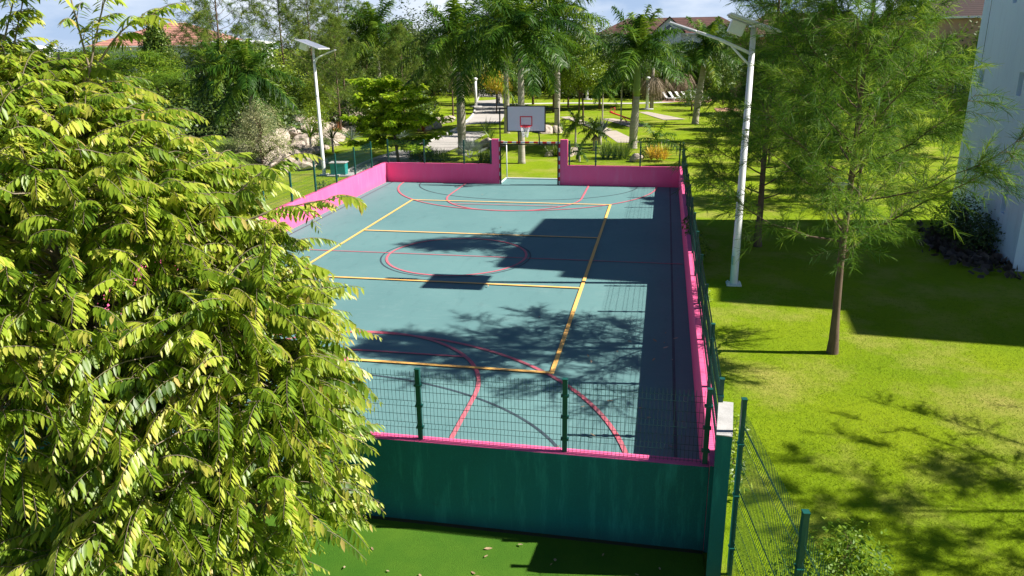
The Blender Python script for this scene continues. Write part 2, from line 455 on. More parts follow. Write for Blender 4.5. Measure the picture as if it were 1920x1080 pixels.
for sg in (-1, 1):
    a0, a1 = (0, pi) if sg < 0 else (pi, 2*pi)
    RR.append(('a', 0, 13.72*sg, 6.43, 6.43, a0, a1, .09))
    RR.append(('a', 0, 10.35*sg, 3.12, 3.12, a0, a1, .09))
    for xx in (-3.12, 3.12):
        yA, yB = sorted((10.35*sg, 13.7*sg)); RR.append(('r', xx-.045, yA, xx+.045, yB))
    RR.append(('r', -2.4, 8.42*sg-.035, 2.4, 8.42*sg+.035))
    BB.append(('a', 0, 13.72*sg, 5.5, 4.06, a0, a1, .06))
line_sheet('black_court_line', BLKL, BB, .004, court)
line_sheet('red_court_line', REDL, RR, .014, court)
line_sheet('yellow_court_line', YEL, Y, .030, court)

sheet('artificial_turf', [[(-12, -26), (7.45, -26), (7.45, -13.9), (-12, -13.9)]], -.425, TURF)
sheet('wall_foot_strip', [[(-7.6, -14.06), (7.45, -14.06), (7.45, -13.98), (-7.6, -13.98)]], -.421, paint('dark_strip', (.05, .04, .03), (.03, .05, .02), 6, .95, .5))  # narrow dark brown to green strip along the foot of the near wall
path_c = [(-9.0, 15.0), (-9.35, 21), (-8.9, 26), (-8.6, 32), (-8.9, 40), (-9.9, 48), (-11.3, 56), (-13.6, 66), (-16.5, 80), (-20, 95)]
def ribbon(name, pts, off0, off1, z, m):
    V = []
    for i, p in enumerate(pts):
        a = Vector(pts[max(0, i-1)]); b = Vector(pts[min(len(pts)-1, i+1)]); t = (b-a).normalized(); nn = Vector((t.y, -t.x))
        q0 = Vector(p)+nn*off0; q1 = Vector(p)+nn*off1
        V += [(q0.x, q0.y, z), (q1.x, q1.y, z)]
    mb = MB(); mb.add(V, [(2*i, 2*i+1, 2*i+3, 2*i+2) for i in range(len(pts)-1)])
    return tag(mb.build(name, m), kind='structure')
def smooth_pts(pts, k=6):
    P = np.array(pts, float); n = len(P); outp = []
    for i in range(n-1):
        p0, p1, p2, p3 = P[max(i-1, 0)], P[i], P[i+1], P[min(i+2, n-1)]
        for t in np.linspace(0, 1, k, endpoint=False):
            outp.append(tuple(.5*((2*p1)+(-p0+p2)*t+(2*p0-5*p1+4*p2-p3)*t*t+(-p0+3*p1-3*p2+p3)*t**3)))
    outp.append(tuple(P[-1])); return outp
pc = smooth_pts(path_c)
ribbon('garden_path', pc, -1.55, 1.55, .0, PATHM)
def kerb(name, pts, off, m, wd=.16, h=.09):
    mb = MB(); V = []
    for i, p in enumerate(pts):
        a = Vector(pts[max(0, i-1)]); b = Vector(pts[min(len(pts)-1, i+1)]); t = (b-a).normalized(); nn = Vector((t.y, -t.x))
        for o_, zz in ((off-wd/2, -.1), (off-wd/2, h), (off+wd/2, h), (off+wd/2, -.1)):
            q = Vector(p)+nn*o_; V.append((q.x, q.y, zz))
    mb.add(V, [(4*i+k, 4*i+k+1, 4*i+k+5, 4*i+k+4) for i in range(len(pts)-1) for k in range(3)])
    return tag(mb.build(name, m), kind='structure')
kerb('path_kerb', pc, -1.66, KERBM)
kl = smooth_pts([(-8.6, -13), (-8.7, 0), (-8.9, 8), (-9.3, 13), (-9.9, 17), (-10.4, 20)])
kerb('garden_kerb', kl, 0, KERBM, .3, .12)
ribbon('gravel_strip', smooth_pts([(-7.75, -13), (-7.75, 13.7)]), -.85, 0, -.008, PATHM)
sheet('play_pad', [[(.0, 50.8), (1.5, 50.2), (5.7, 42.6), (3.9, 41.8)], [(4.1, 56.2), (5.0, 56.6), (8.6, 48.8), (6.6, 48.2)], [(1.7, 38.6), (2.9, 38.8), (5.1, 31.3), (3.5, 31.0)], [(-3.2, 50.5), (-2.4, 51.2), (2.6, 39.6), (1.7, 38.6)]], .0, SANDM, .002)
ribbon('garden_footpath', smooth_pts([(-13, 66), (-4.5, 68.4), (2.5, 68.0), (7.5, 70.5), (12, 76)]), -.75, .75, .004, KERBM)
sheet('terrace', [[(6.3, 70.2), (11.8, 69.3), (12.4, 75.2), (6.6, 75.4)], [(11.8, 57), (22, 58.5), (22, 62.5), (11.8, 61.5)]], .012, paint('brick_paving', (.46, .25, .17), (.38, .2, .14), 2, .9, .3))

# bank behind the rocks at the left
def bank():
    xs = np.linspace(-60, -10, 60); ys = np.linspace(8, 78, 60); X, Yy = np.meshgrid(xs, ys)
    edge = -14.4-(Yy-16)*.235
    d = np.clip((edge-X)/4.5, 0, 1); s = d*d*(3-2*d)
    fade = np.clip((Yy-8)/6, 0, 1)*np.clip((78-Yy)/8, 0, 1)
    Z = -.08+1.5*s*fade+.12*np.sin(X*1.1)*np.sin(Yy*.9)*s
    idx = np.arange(X.size).reshape(X.shape); Q = np.stack([idx[:-1, :-1], idx[:-1, 1:], idx[1:, 1:], idx[1:, :-1]], -1)
    lb = LB(); lb.add(np.stack([X, Yy, Z], -1), Q)
    m = paint('planting_soil', (.075, .13, .012), (.11, .13, .03), 1.5, .95, .6)
    tag(lb.build('terrain_bank', m, smooth=True), kind='structure')
bank()
def bankz(x, y):
    d = min(1, max(0, (-14.4-(y-16)*.235-x)/4.5)); return -.08+1.5*d*d*(3-2*d)

# ------------------------------------------------------------------ boundary walls (pink inside and on top, green outside)
def wall(name, poly, axis, a, b, inside, label, top_pink=True):
    mb = MB(); mb.prism(poly, axis, a, b)
    o = mb.build(name, [PINK, GREENW])
    cx = Vector(inside)
    me = o.data
    for p in me.polygons:
        n = p.normal
        if n.z > .5: p.material_index = 0 if top_pink else 1
        elif (cx-p.center).dot(n) > 0 and abs(n.dot((cx-p.center).normalized())) > .05: p.material_index = 0
        else: p.material_index = 1
    bv = o.modifiers.new('soft_edge', 'BEVEL'); bv.width = .012; bv.segments = 2; bv.limit_method = 'ANGLE'
    tag(o, label, 'wall', 'painted walls round the sports court'); return o
b0 = -.62
wall('boundary_wall', [(1.67, b0), (7.46, b0), (7.46, .98), (2.04, .98), (2.04, 2.24), (1.67, 2.24)], 'y', -13.98, -13.78, (4, 0, 30), 'dark green low wall above the green turf, with pink top edge')
wall('boundary_wall', [(-7.62, b0), (-1.42, b0), (-1.42, 2.24), (-1.79, 2.24), (-1.79, .98), (-7.62, .98)], 'y', -13.98, -13.78, (-4, 0, 30), 'green and pink low wall mostly hidden behind the leafy tree')
wall('boundary_wall', [(1.67, -.2), (7.46, -.2), (7.46, .98), (2.04, .98), (2.04, 2.24), (1.67, 2.24)], 'y', 13.70, 13.88, (4, 0, 30), 'shaded magenta wall at the far end with pillar right of the goal')
wall('boundary_wall', [(-7.40, -.2), (-1.42, -.2), (-1.42, 2.24), (-1.79, 2.24), (-1.79, .98), (-7.40, .98)], 'y', 13.70, 13.88, (-4, 0, 30), 'magenta wall at the far end with pillar left of the goal')
wall('boundary_wall', [(-13.78, b0), (13.88, b0), (13.88, .98), (-13.78, .98)], 'x', -7.60, -7.40, (0, 0, 30), 'long sunlit pale pink wall with green fence posts on top')
wall('boundary_wall', [(-13.98, b0), (13.88, b0), (13.88, 1.0), (-13.98, 1.0)], 'x', 7.46, 7.66, (0, 0, 30), 'long pink topped wall along the lawn with its inner face in shade')
mb = MB(); mb.box((7.615, -14.06, .62), (.20, 1.02, 2.36), R(-5), 0); mb.box((7.615, -14.06, 1.806), (.205, 1.025, .012), R(-5), 1)
o = mb.build('end_wall', [GREENW, CONC]); tag(o, 'tall dark green wall end with bare pale concrete top', 'wall')

# ------------------------------------------------------------------ mesh fences
def fence(A, B, z0, h, posts, label, fold=True, closed_right=False, ph=None, skip=()):
    A = Vector((*A, 0)); B = Vector((*B, 0)); d = (B-A); Ln = d.length; d.normalize(); nn = Vector((-d.y, d.x, 0))
    root = empty('mesh_fence', (A.x, A.y, z0)); tag(root, label, 'fence', 'green wire mesh fences round the sports court')
    rz = math.atan2(d.y, d.x); ph = ph or h+.03
    for u in posts:
        p = d*u; mb = MB()
        mb.box((p.x, p.y, ph/2), (.07, .06, ph), rz, 0); mb.box((p.x, p.y, ph+.006), (.08, .07, .014), rz, 0)
        for zz in (.18*h, .5*h, .8*h): mb.box((p.x, p.y, zz), (.11, .075, .03), rz, 0)
        mb.build('post', [POSTG], root)
    P = sorted(posts)
    for i, (u0, u1) in enumerate(zip(P[:-1], P[1:])):
        if i in skip: continue
        lb = LB(); u0 += .05; u1 -= .05
        nv = max(2, int((u1-u0)/.055)); us = np.linspace(u0+.01, u1-.01, nv)
        ks = [.0, .16*h, .20*h, .24*h, .48*h, .52*h, .56*h, .84*h, .88*h, .92*h, h]
        off = [0, 0, .035, 0, 0, .035, 0, 0, .035, 0, 0]
        d_ = np.array(d); n_ = np.array(nn)
        Pv = us[:, None, None]*d_+np.array(off)[None, :, None]*n_+np.array(ks)[None, :, None]*UP
        tubes(lb, Pv, .0030, .0030, 4)
        hz = [(.02, 0), (.16*h, 0), (.24*h, 0), (.36*h, 0), (.48*h, 0), (.56*h, 0), (.70*h, 0), (.84*h, 0), (.92*h, 0)]
        Ph = np.stack([np.stack([u0*d_+o_*n_+z*UP, u1*d_+o_*n_+z*UP]) for z, o_ in hz])
        tubes(lb, Ph, .0036, .0036, 4)
        lb.build('mesh_panel', WIREG, root)
    return root
fence((1.9, -13.88), (7.5, -13.88), .98, 1.13, [.18, 1.26, 3.48, 5.50], 'green mesh fence on the low green wall nearest the turf')
fence((-7.5, -13.88), (-1.8, -13.88), .98, 1.13, [.1, 2.2, 4.3, 5.6], 'green mesh fence behind the big leafy tree')
fence((-7.5, -13.7), (-7.5, 13.8), .98, 1.25, [.1]+[2.0+2.15*k for k in range(12)], 'green mesh fence on top of the sunlit pink wall')
fence((-7.4, 13.79), (-1.6, 13.79), .98, 1.15, [.1, 2.05, 4.15, 5.55], 'dark mesh fence on the far wall left of the goal')
fence((1.9, 13.79), (7.5, 13.79), .98, 1.15, [.22, 1.52, 3.68, 5.55], 'dark mesh fence on the far wall right of the goal')
fence((7.585, -13.6), (7.585, 13.8), 1.0, 1.13, [.05]+[2.25*k+2.3 for k in range(12)]+[27.35], 'long green mesh fence seen end on beside the lawn')
fence((7.80, -14.42), (8.60, -20.0), -.47, 2.62, [.0, 2.52, 5.04], 'tall green mesh fence stepping down across the lawn edge', ph=2.75)

# ------------------------------------------------------------------ goal and hoop
g = empty('football_goal', (.13, 13.72, 0)); tag(g, 'red and white striped goal with white ground frame in the far gap', 'goal')
for sx in (-1, 1):
    mb = MB()
    for k in range(10): mb.box((sx*1.49, 0, .1+k*.205), (.085, .085, .205), 0, k % 2)
    mb.build('goal_post', [WHITEM, REDP], g)
mb = MB()
for k in range(14): mb.box((-1.5325+(k+.5)*3.065/14, 0, 2.085), (3.065/14, .085, .085), 0, k % 2)
mb.build('crossbar', [REDP, WHITEM], g)
mb = MB(); mb.tube([(-1.5, .05, .04), (-1.5, 1.5, .04), (1.3, 1.5, .04), (1.5, .05, .04)], .04, 8, smooth=False)
mb.tube([(-1.46, 1.5, .04), (-1.46, 1.46, 1.86)], .03); mb.tube([(-1.46, 1.46, 1.86), (-1.49, .03, 2.05)], .025)
mb.build('ground_frame', WHITEM, g)

h = empty('basketball_hoop', (.13, 13.60, 0)); tag(h, 'basketball hoop with white backboard on a black steel frame over the goal', 'basketball hoop')
mb = MB()
for sx in (-1, 1): mb.box((sx*1.45, .0, 1.885), (.06, .06, 3.77))
mb.box((0, 0, 3.74), (2.84, .05, .05)); mb.box((0, 0, 2.0), (2.84, .05, .05))
for sx in (-.52, .52): mb.tube([(sx, 0, 2.0), (sx, -.02, 2.35), (sx-.03*sx, -.2, 2.7)], .032, 6)
mb.build('support_frame', BLACKM, h)
mb = MB(); mb.box((-.09, -.24, 3.27), (1.82, .03, 1.17), 0, 0)
bo = mb.build('backboard', BOARD, h)
mb = MB()
for (c, d) in (((-.09, -.24, 3.875), (1.92, .05, .05)), ((-.09, -.24, 2.665), (1.92, .05, .05)), ((-1.025, -.24, 3.27), (.05, .05, 1.16)), ((.845, -.24, 3.27), (.05, .05, 1.16))): mb.box(c, d)
mb.build('border', BLACKM, bo)
mb = MB()
for (c, d) in (((-.09, -.262, 3.37), (.61, .012, .045)), ((-.09, -.262, 2.95), (.61, .012, .045)), ((-.3725, -.262, 3.16), (.045, .012, .375)), ((.1925, -.262, 3.16), (.045, .012, .375))): mb.box(c, d)
mb.build('target_square', REDP, bo)
mb = MB(); mb.tube([(-.09+.235*math.cos(a), -.53+.235*math.sin(a), 2.92) for a in np.linspace(0, 2*pi, 25)], .018, 6)
mb.box((-.09, -.28, 2.90), (.16, .06, .10))
rim = mb.build('rim', REDP, h)
lb = LB(); PP = []
for k in range(12):
    for s_ in (-1, 1):
        a = 2*pi*k/12; PP.append([(-.09+r_*math.cos(a+s_*t*.52), -.53+r_*math.sin(a+s_*t*.52), 2.92-.5*t) for t, r_ in ((0, .235), (.33, .19), (.66, .15), (1, .13))])
tubes(lb, np.array(PP), .008, .008, 4); lb.build('net', WHITEM, rim)

# ------------------------------------------------------------------ solar street lamps
def lamp(loc, sx, label, height, arm_z, arm_len, arm_rise, r0, plinth):
    root = empty('solar_street_lamp', loc); tag(root, label, 'street lamp')
    mb = MB(); mb.lathe([(r0*1.15, -.1), (r0, .02), (r0*.62, height)], n=12); mb.build('pole', WHITEM, root)
    mb = MB(); mb.box((0, 0, .015), (.42, .42, .03)); 
    for ax in (-1, 1):
        for ay in (-1, 1): mb.lathe([(.025, .03), (.025, .07)], (ax*.16, ay*.16, 0), 6)
    mb.build('base_plate', WHITEM, root)
    mb = MB(); mb.box((-r0*.72, -r0*.72, .75), (.085, .03, .26), R(-45), bevel=.008); mb.build('hatch', SILVER, root)
    mb = MB(); mb.lathe([(r0*.80, height*.62), (r0*.84, height*.62+.01), (r0*.84, height*.62+.06), (r0*.80, height*.62+.07)], n=12); mb.build('clamp_band', SILVER, root)
    tip = Vector((sx*arm_len, 0, arm_z+arm_rise)); mid = Vector((sx*arm_len*.55, 0, arm_z+arm_rise*.62))
    mb = MB(); mb.tube([(0, 0, arm_z), mid, tip], [.045, .04, .035], 8)
    mb.tube([(0, 0, arm_z-.32*(height/7.2)), (sx*arm_len*.18, 0, arm_z-.05), (sx*arm_len*.36, 0, arm_z+arm_rise*.38), tuple(mid+Vector((0, 0, -.02)))], .03, 8)
    mb.build('arm', WHITEM, root)
    d = (tip-mid).normalized(); ang = math.atan2(d.z, d.x*sx)
    Rm = Matrix.Rotation(-sx*ang, 3, 'Y')
    mb = MB(); mb.box(tip+d*.30, (.78, .26, .07), rot=Rm, bevel=.03); hd = mb.build('lamp_head', SILVER, root)
    mb = MB(); mb.box(tip+d*.32+Vector((0, 0, -.045)), (.5, .2, .02), rot=Rm); mb.build('lens', DARKW, hd)
    t = R(20); Rp = Matrix.Rotation(t, 3, 'Y'); c = Vector((-.02, 0, height+.08))
    mb = MB(); mb.box(c, (1.36, 1.46, .045), rot=Rp); pn = mb.build('solar_panel', paint('panel_backing', (.66, .67, .69), (.6, .6, .62), 2, .5, 0), root)
    mb = MB(); mb.box(c+Rp@Vector((0, 0, .025)), (1.28, 1.38, .008), rot=Rp)
    mb.build('solar_cells', paint('solar_cells', (.30, .31, .36), (.22, .23, .28), 3, .12, 0, .8), pn)
    mb = MB()
    for yy in (-.36, .36): mb.box(c+Rp@Vector((0, yy, -.045)), (1.3, .05, .045), rot=Rp)
    mb.box(c+Rp@Vector((0, 0, -.09)), (.08, .8, .05), rot=Rp); mb.build('panel_bracket', SILVER, root)
    mb = MB(); mb.box(c+Rp@Vector((-.36, -.1, -.25)), (.40, .32, .34), rot=Rp, bevel=.02); mb.build('battery_box', WHITEM, root)
    return root
lamp((8.82, -1.85, -.02), -1, 'tall white solar street lamp standing on the lawn beside the court', 7.12, 6.42, 1.55, .62, .115, None)
lamp((-11.72, 15.5, -.02), 1, 'white solar street lamp behind the pink wall beside the rock bank', 6.8, 6.1, .62, .26, .10, None)
ub = empty('utility_box', (-10.75, 15.35, 0), R(8)); tag(ub, 'teal metal utility box on a white plinth behind the pink wall', 'utility box')
mb = MB(); mb.box((0, 0, .36), (.85, .55, .62), bevel=.03); mb.build('cabinet', TEALP, ub)
mb = MB(); mb.box((0, 0, .70), (.95, .65, .06), bevel=.02); mb.build('lid', CONC, ub)
mb = MB(); mb.box((.15, 0, .02), (1.5, .9, .08), bevel=.02); mb.build('plinth', CONC, ub)

# ------------------------------------------------------------------ white apartment building at the right
bld = empty('apartment_building', (17.2, .8, 0), R(-4)); tag(bld, 'tall white rendered building in shade with narrow slit windows', 'building')
wins = [(6.05, 5.00, 5.66, .42), (5.85, 1.86, 2.5, .42), (4.2, 1.95, 2.5, .42), (4.0, 7.78, 8.5, .40), (1.70, 1.40, 2.4, .42), (5.0, 8.6, 9.6, .42), (2.2, 5.0, 5.7, .42), (2.2, 8.6, 9.4, .42)]
H = 14.0
mb = MB()
# facade wall with real openings: split in vertical bands round each window, window recess 0.18 deep
ys = sorted({0.0, 7.2} | {w_[0]-w_[3]/2 for w_ in wins} | {w_[0]+w_[3]/2 for w_ in wins})
zs = sorted({-.3, H} | {w_[1] for w_ in wins} | {w_[2] for w_ in wins})
for i in range(len(ys)-1):
    for j in range(len(zs)-1):
        yc, zc = (ys[i]+ys[i+1])/2, (zs[j]+zs[j+1])/2
        if any(abs(yc-w_[0]) < w_[3]/2 and w_[1] < zc < w_[2] for w_ in wins): continue
        mb.add([(0, ys[i], zs[j]), (0, ys[i], zs[j+1]), (0, ys[i+1], zs[j+1]), (0, ys[i+1], zs[j])], [(0, 1, 2, 3)])
for w_ in wins:
    y0, y1, z0, z1 = w_[0]-w_[3]/2, w_[0]+w_[3]/2, w_[1], w_[2]; dp = .2
    mb.add([(0, y0, z0), (0, y1, z0), (0, y1, z1), (0, y0, z1), (dp, y0, z0), (dp, y1, z0), (dp, y1, z1), (dp, y0, z1)], [(0, 1, 5, 4), (1, 2, 6, 5), (2, 3, 7, 6), (3, 0, 4, 7)])
mb.add([(0, 0, -.3), (16, 0, -.3), (16, 7.2, -.3), (0, 7.2, -.3), (0, 0, H), (16, 0, H), (16, 7.2, H), (0, 7.2, H)], [(0, 1, 5, 4), (1, 2, 6, 5), (2, 3, 7, 6), (4, 5, 6, 7)])
# stepped wings further right (they cast the stepped shadow)
mb.box((9.0, -.32, 6.85), (13.6, .62, 14.3)); mb.box((11.4, -1.25, 6.85), (9.0, 1.22, 14.3)); mb.box((14.6, -2.75, 6.85), (9.0, 1.76, 14.3))
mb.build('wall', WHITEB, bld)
mb = MB(); mb.box((-.004, 6.35, 7.4), (.012, .02, 5.0)); mb.build('joint', DARKW, bld)
GL = paint('blue_window_glass', (.10, .20, .36), (.08, .16, .3), .6, .1, 0, .7)
for w_ in wins:
    mb = MB(); mb.box((.16, w_[0], (w_[1]+w_[2])/2), (.02, w_[3], w_[2]-w_[1])); wo = mb.build('window', GL, bld)
    mb = MB(); mb.box((.13, w_[0], w_[2]-.02), (.04, w_[3], .04)); mb.box((.13, w_[0], w_[1]+.02), (.04, w_[3], .04))
    mb.box((.13, w_[0]-w_[3]/2+.02, (w_[1]+w_[2])/2), (.04, .04, w_[2]-w_[1]-.08)); mb.build('frame', WHITEM, wo)

# ------------------------------------------------------------------ far houses
def hip_house(loc, rz, wx, wy, eave, ridge, rl, roofm, label, wallm=WHITEP, windows=True):
    root = empty('house', loc, rz); tag(root, label, 'house')
    mb = MB(); mb.box((0, 0, eave/2), (wx, wy, eave)); mb.build('wall', wallm, root)
    ox, oy = wx/2+.7, wy/2+.7; e = eave-.05
    mb = MB(); V = [(-ox, -oy, e), (ox, -oy, e), (ox, oy, e), (-ox, oy, e), (-rl/2, 0, ridge), (rl/2, 0, ridge), (-ox, -oy, e-.2), (ox, -oy, e-.2), (ox, oy, e-.2), (-ox, oy, e-.2)]
    mb.add(V, [(0, 1, 5, 4), (1, 2, 5), (2, 3, 4, 5), (3, 0, 4), (9, 8, 7, 6)])
    mb.add(V, [(0, 6, 7, 1), (1, 7, 8, 2), (2, 8, 9, 3), (3, 9, 6, 0)], 1); mb.build('roof', [roofm, WHITEP], root)
    if windows:
        for fl in range(int(eave//3)):
            for x in np.arange(-wx/2+2, wx/2-1, 3.2):
                mb = MB(); mb.box((x, -wy/2-.012, fl*3+1.7), (1.5, .03, 1.4)); wi = mb.build('window', DARKW, root)
                mb = MB()
                for c, d in (((x, -wy/2-.035, fl*3+2.44), (1.66, .05, .08)), ((x, -wy/2-.035, fl*3+.96), (1.66, .05, .08)), ((x-.79, -wy/2-.035, fl*3+1.7), (.08, .05, 1.4)), ((x+.79, -wy/2-.035, fl*3+1.7), (.08, .05, 1.4)), ((x, -wy/2-.035, fl*3+1.7), (.06, .05, 1.4))): mb.box(c, d)
                mb.build('frame', WHITEM, wi)
    return root
hip_house((-76.5, 101, 0), R(16), 23, 14, 7.35, 11.0, 3.5, ROOFT, 'pale house under a salmon tiled hip roof behind the trees')
hip_house((-99, 92, 0), R(20), 6, 6, 7.3, 7.7, 2, WHITEP, 'white house glimpsed through the top of the leafy tree')
hip_house((-60, 92, 0), R(16), 9, 8, 7.6, 7.9, 6, WHITEP, 'white flat roofed annex beside the salmon roofed house', windows=True)
def gable(mb, x, y, z, wd, hgt, dep, mwall, mroof):
    """gable facing -y: front triangle at y, roof running back dep"""
    mb.add([(x-wd/2, y, z), (x+wd/2, y, z), (x, y, z+hgt)], [(0, 1, 2)], mwall)
    o = .35; k = hgt/(wd/2); t = .22
    A = [(x-wd/2-o, y-.45, z-o*k), (x, y-.45, z+hgt), (x, y+dep, z+hgt), (x-wd/2-o, y+dep, z-o*k)]
    B = [(x+wd/2+o, y-.45, z-o*k), (x, y-.45, z+hgt), (x, y+dep, z+hgt), (x+wd/2+o, y+dep, z-o*k)]
    for P, fl in ((A, 1), (B, 0)):
        U = [(a, b, c+t) for a, b, c in P]; V = P+U
        F = [(0, 1, 2, 3), (7, 6, 5, 4), (0, 4, 5, 1), (1, 5, 6, 2), (2, 6, 7, 3), (3, 7, 4, 0)]
        mb.add(V, F, mroof)
def lodge(loc, rz, wx, wy, eave, ridge, gables, label, wallm):
    root = hip_house(loc, rz, wx, wy, eave, ridge, wx-wy*.7, ROOFB2, label, wallm)
    for gx, gw, gh, gzv in gables:
        mb = MB(); gable(mb, gx, -wy/2-.9, gzv, gw, gh, wy*.5, 0, 1); d_ = mb.build('dormer', [wallm, ROOFB2], root)
        mb = MB(); mb.add([(gx-gw*.2, -wy/2-.94, gzv+gh*.15), (gx+gw*.2, -wy/2-.94, gzv+gh*.15), (gx, -wy/2-.94, gzv+gh*.5)], [(0, 1, 2)]); mb.build('window', DARKW, d_)
        mb = MB(); mb.box((gx, -wy/2-.45, gzv*.5-.05), (gw*.85, .9, gzv-.1)); mb.build('bay_wall', wallm, root)
    return root
lodge((7.5, 117, 0), R(-2), 24, 12, 8.1, 10.7, [(-.4, 4.6, 2.1, 8.4), (7.2, 3.4, 1.4, 8.6)], 'white house with brown tiled roof and dormer gables behind the palms', WHITEP)
TERRA = paint('ochre_house_wall', (.55, .34, .22), (.48, .3, .2), 1, .85, .2)
lodge((22.5, 82, 0), R(-3), 15, 11, 7.4, 10.0, [(-1.2, 5.4, 2.5, 7.5), (5.0, 4.6, 2.3, 7.5)], 'ochre house with steep brown gables beyond the feathery trees', TERRA)
rf = hip_house((36, 66, 0), R(0), 11, 9, 8.8, 10.6, 5, ROOFB3, 'house with dark brown tiled roof beside the white building', TERRA)

# ------------------------------------------------------------------ small things on the far lawn
def lounger_mesh():
    root = empty('sun_lounger', (0, 0, 0))
    mb = MB()
    for k in range(9): mb.box((0, -.85+k*.13, .34), (.62, .10, .035))
    mb.build('seat', WHITEM, root)
    mb = MB(); Rb = Matrix.Rotation(R(48), 3, 'X')
    for k in range(7): mb.box(Vector((0, .32, .36))+Rb@Vector((0, .08+k*.125, 0)), (.62, .10, .035), rot=Rb)
    mb.build('backrest', WHITEM, root)
    for sx in (-.28, .28):
        for yy in (-.75, .25):
            mb = MB(); mb.box((sx, yy, .16), (.05, .07, .32)); mb.build('leg', WHITEM, root)
    return root
lo = lounger_mesh(); tag(lo, 'first white slatted sun lounger of the row on the brick terrace', 'sun lounger', 'white sun loungers on the terrace')
spots = [(7.2, 71.6), (7.95, 71.9), (8.7, 72.2), (9.45, 72.5), (10.2, 72.8), (10.95, 73.1)]
lo.location = (*spots[0], .02); lo.rotation_euler = (0, 0, R(62))
for n_, (x, y) in zip(('second', 'third', 'fourth', 'fifth', 'last'), spots[1:]):
    dup(lo, (x, y, .02), R(62), 1.0, '%s white slatted sun lounger of the row on the brick terrace' % n_)
ss = empty('seesaw', (3.1, 46.2, 0), math.atan2(-6.0, 3.0)); tag(ss, 'red seesaw on the pale sand pad behind the royal palm', 'seesaw')
mb = MB(); mb.box((0, 0, .42), (6.2, .14, .10), rot=Matrix.Rotation(R(3), 3, 'Y')); mb.build('beam', REDP, ss)
mb = MB(); mb.tube([(0, -.3, 0), (0, 0, .4), (0, .3, 0)], .05, 6); mb.build('stand', REDP, ss)
for sx in (-1, 1):
    mb = MB(); mb.tube([(sx*2.5, -.2, .45-sx*.13), (sx*2.5, -.2, .9-sx*.13), (sx*2.5, .2, .9-sx*.13), (sx*2.5, .2, .45-sx*.13)], .03, 6); mb.build('handle', REDP, ss)
    mb = MB(); mb.box((sx*2.9, 0, .50-sx*.15), (.4, .3, .06), bevel=.02); mb.build('seat', REDP, ss)
def garden_lamp(x, y, h_, label):
    r_ = empty('garden_lamp', (x, y, 0)); tag(r_, label, 'garden lamp')
    mb = MB(); mb.lathe([(.16, 0), (.16, h_)], n=10); mb.build('post', WHITEM, r_)
    mb = MB(); mb.lathe([(.7, .0), (.7, .08)], n=14); mb.build('footing', CONC, r_)
    mb = MB(); mb.lathe([(.17, h_), (.26, h_+.06), (.26, h_+.22), (.1, h_+.32)], n=10); mb.build('cap', WHITEM, r_)
garden_lamp(4.84, 59.5, 3.0, 'white garden lamp post with round footing on the far lawn')
garden_lamp(9.25, 66.0, 1.3, 'short white bollard light beside the sun loungers')
garden_lamp(-14.4, 62.5, 2.9, 'white garden lamp post beside the concrete path')
garden_lamp(-2.9, 74, 1.6, 'small white post on the grass beyond the footpath')
bn = empty('garden_bench', (14.3, 13.2, 0), R(15)); tag(bn, 'pale stone bench on the lawn behind the feathery tree', 'bench')
mb = MB(); mb.box((0, 0, .38), (1.5, .45, .10), bevel=.02); mb.build('seat', CONC, bn)
for sx in (-.5, .5):
    mb = MB(); mb.box((sx, 0, .165), (.18, .38, .33), bevel=.02); mb.build('support', CONC, bn)
def teal_thing(loc, rz, wd, label):
    r_ = empty('picket_screen', loc, rz); tag(r_, label, 'screen')
    mb = MB()
    for k in range(int(wd/.16)): mb.box((-wd/2+k*.16, 0, .55), (.12, .03, 1.1))
    mb.build('pickets', TEALP, r_)
    mb = MB(); mb.box((0, .03, .3), (wd, .03, .08)); mb.box((0, .03, .85), (wd, .03, .08)); mb.build('rail', TEALP, r_)
teal_thing((-31.3, 37, .9), R(10), 3.4, 'teal picket screen glimpsed beyond the leafy tree')
teal_thing((-25.2, 33, 1.6), R(14), 3.0, 'teal picket screen behind the silvery bush')

# ------------------------------------------------------------------ foliage materials
LF_NEAR = leafmat('yellow_green_leaf', [(0, (.055, .125, .010)), (.30, (.17, .28, .020)), (.6, (.32, .44, .035)), (.93, (.54, .58, .08)), (1, (.64, .50, .15))], .40, .46, .5)
LF_ALMOND = leafmat('almond_leaf', [(0, (.10, .22, .010)), (.5, (.27, .43, .02)), (1, (.46, .56, .05))], .4, .55, .35)
LF_FAR = leafmat('far_leaf', [(0, (.022, .048, .012)), (.5, (.050, .092, .016)), (1, (.11, .15, .025))], .5, .25, .3)
LF_CAS = leafmat('feathery_needle', [(0, (.035, .105, .012)), (.5, (.105, .225, .018)), (1, (.28, .40, .04))], .6, .38, .2)
LF_CASF = leafmat('feathery_needle_far', [(0, (.06, .115, .018)), (.5, (.14, .225, .025)), (1, (.28, .34, .05))], .6, .34, .2)
LF_PALM = leafmat('palm_leaflet', [(0, (.016, .058, .006)), (.5, (.058, .145, .010)), (.85, (.20, .30, .02)), (1, (.30, .27, .09))], .45, .34, .28)
LF_DEAD = leafmat('dead_palm_leaf', [(0, (.20, .15, .10)), (1, (.42, .34, .25))], .8, .2, .1)
LF_BROAD = leafmat('broad_leaf', [(0, (0.041, 0.088, 0.014)), (.5, (0.101, 0.182, 0.019)), (1, (0.230, 0.297, 0.027))], .45, .3, .4)
LF_LIME = leafmat('lime_leaf', [(0, (0.072, 0.137, 0.010)), (.5, (0.195, 0.305, 0.016)), (1, (0.390, 0.468, 0.039))], .4, .38, .45)
LF_DARK = leafmat('dark_leaf', [(0, (0.019, 0.044, 0.013)), (.5, (0.046, 0.088, 0.018)), (1, (0.104, 0.156, 0.026))], .45, .22, .4)
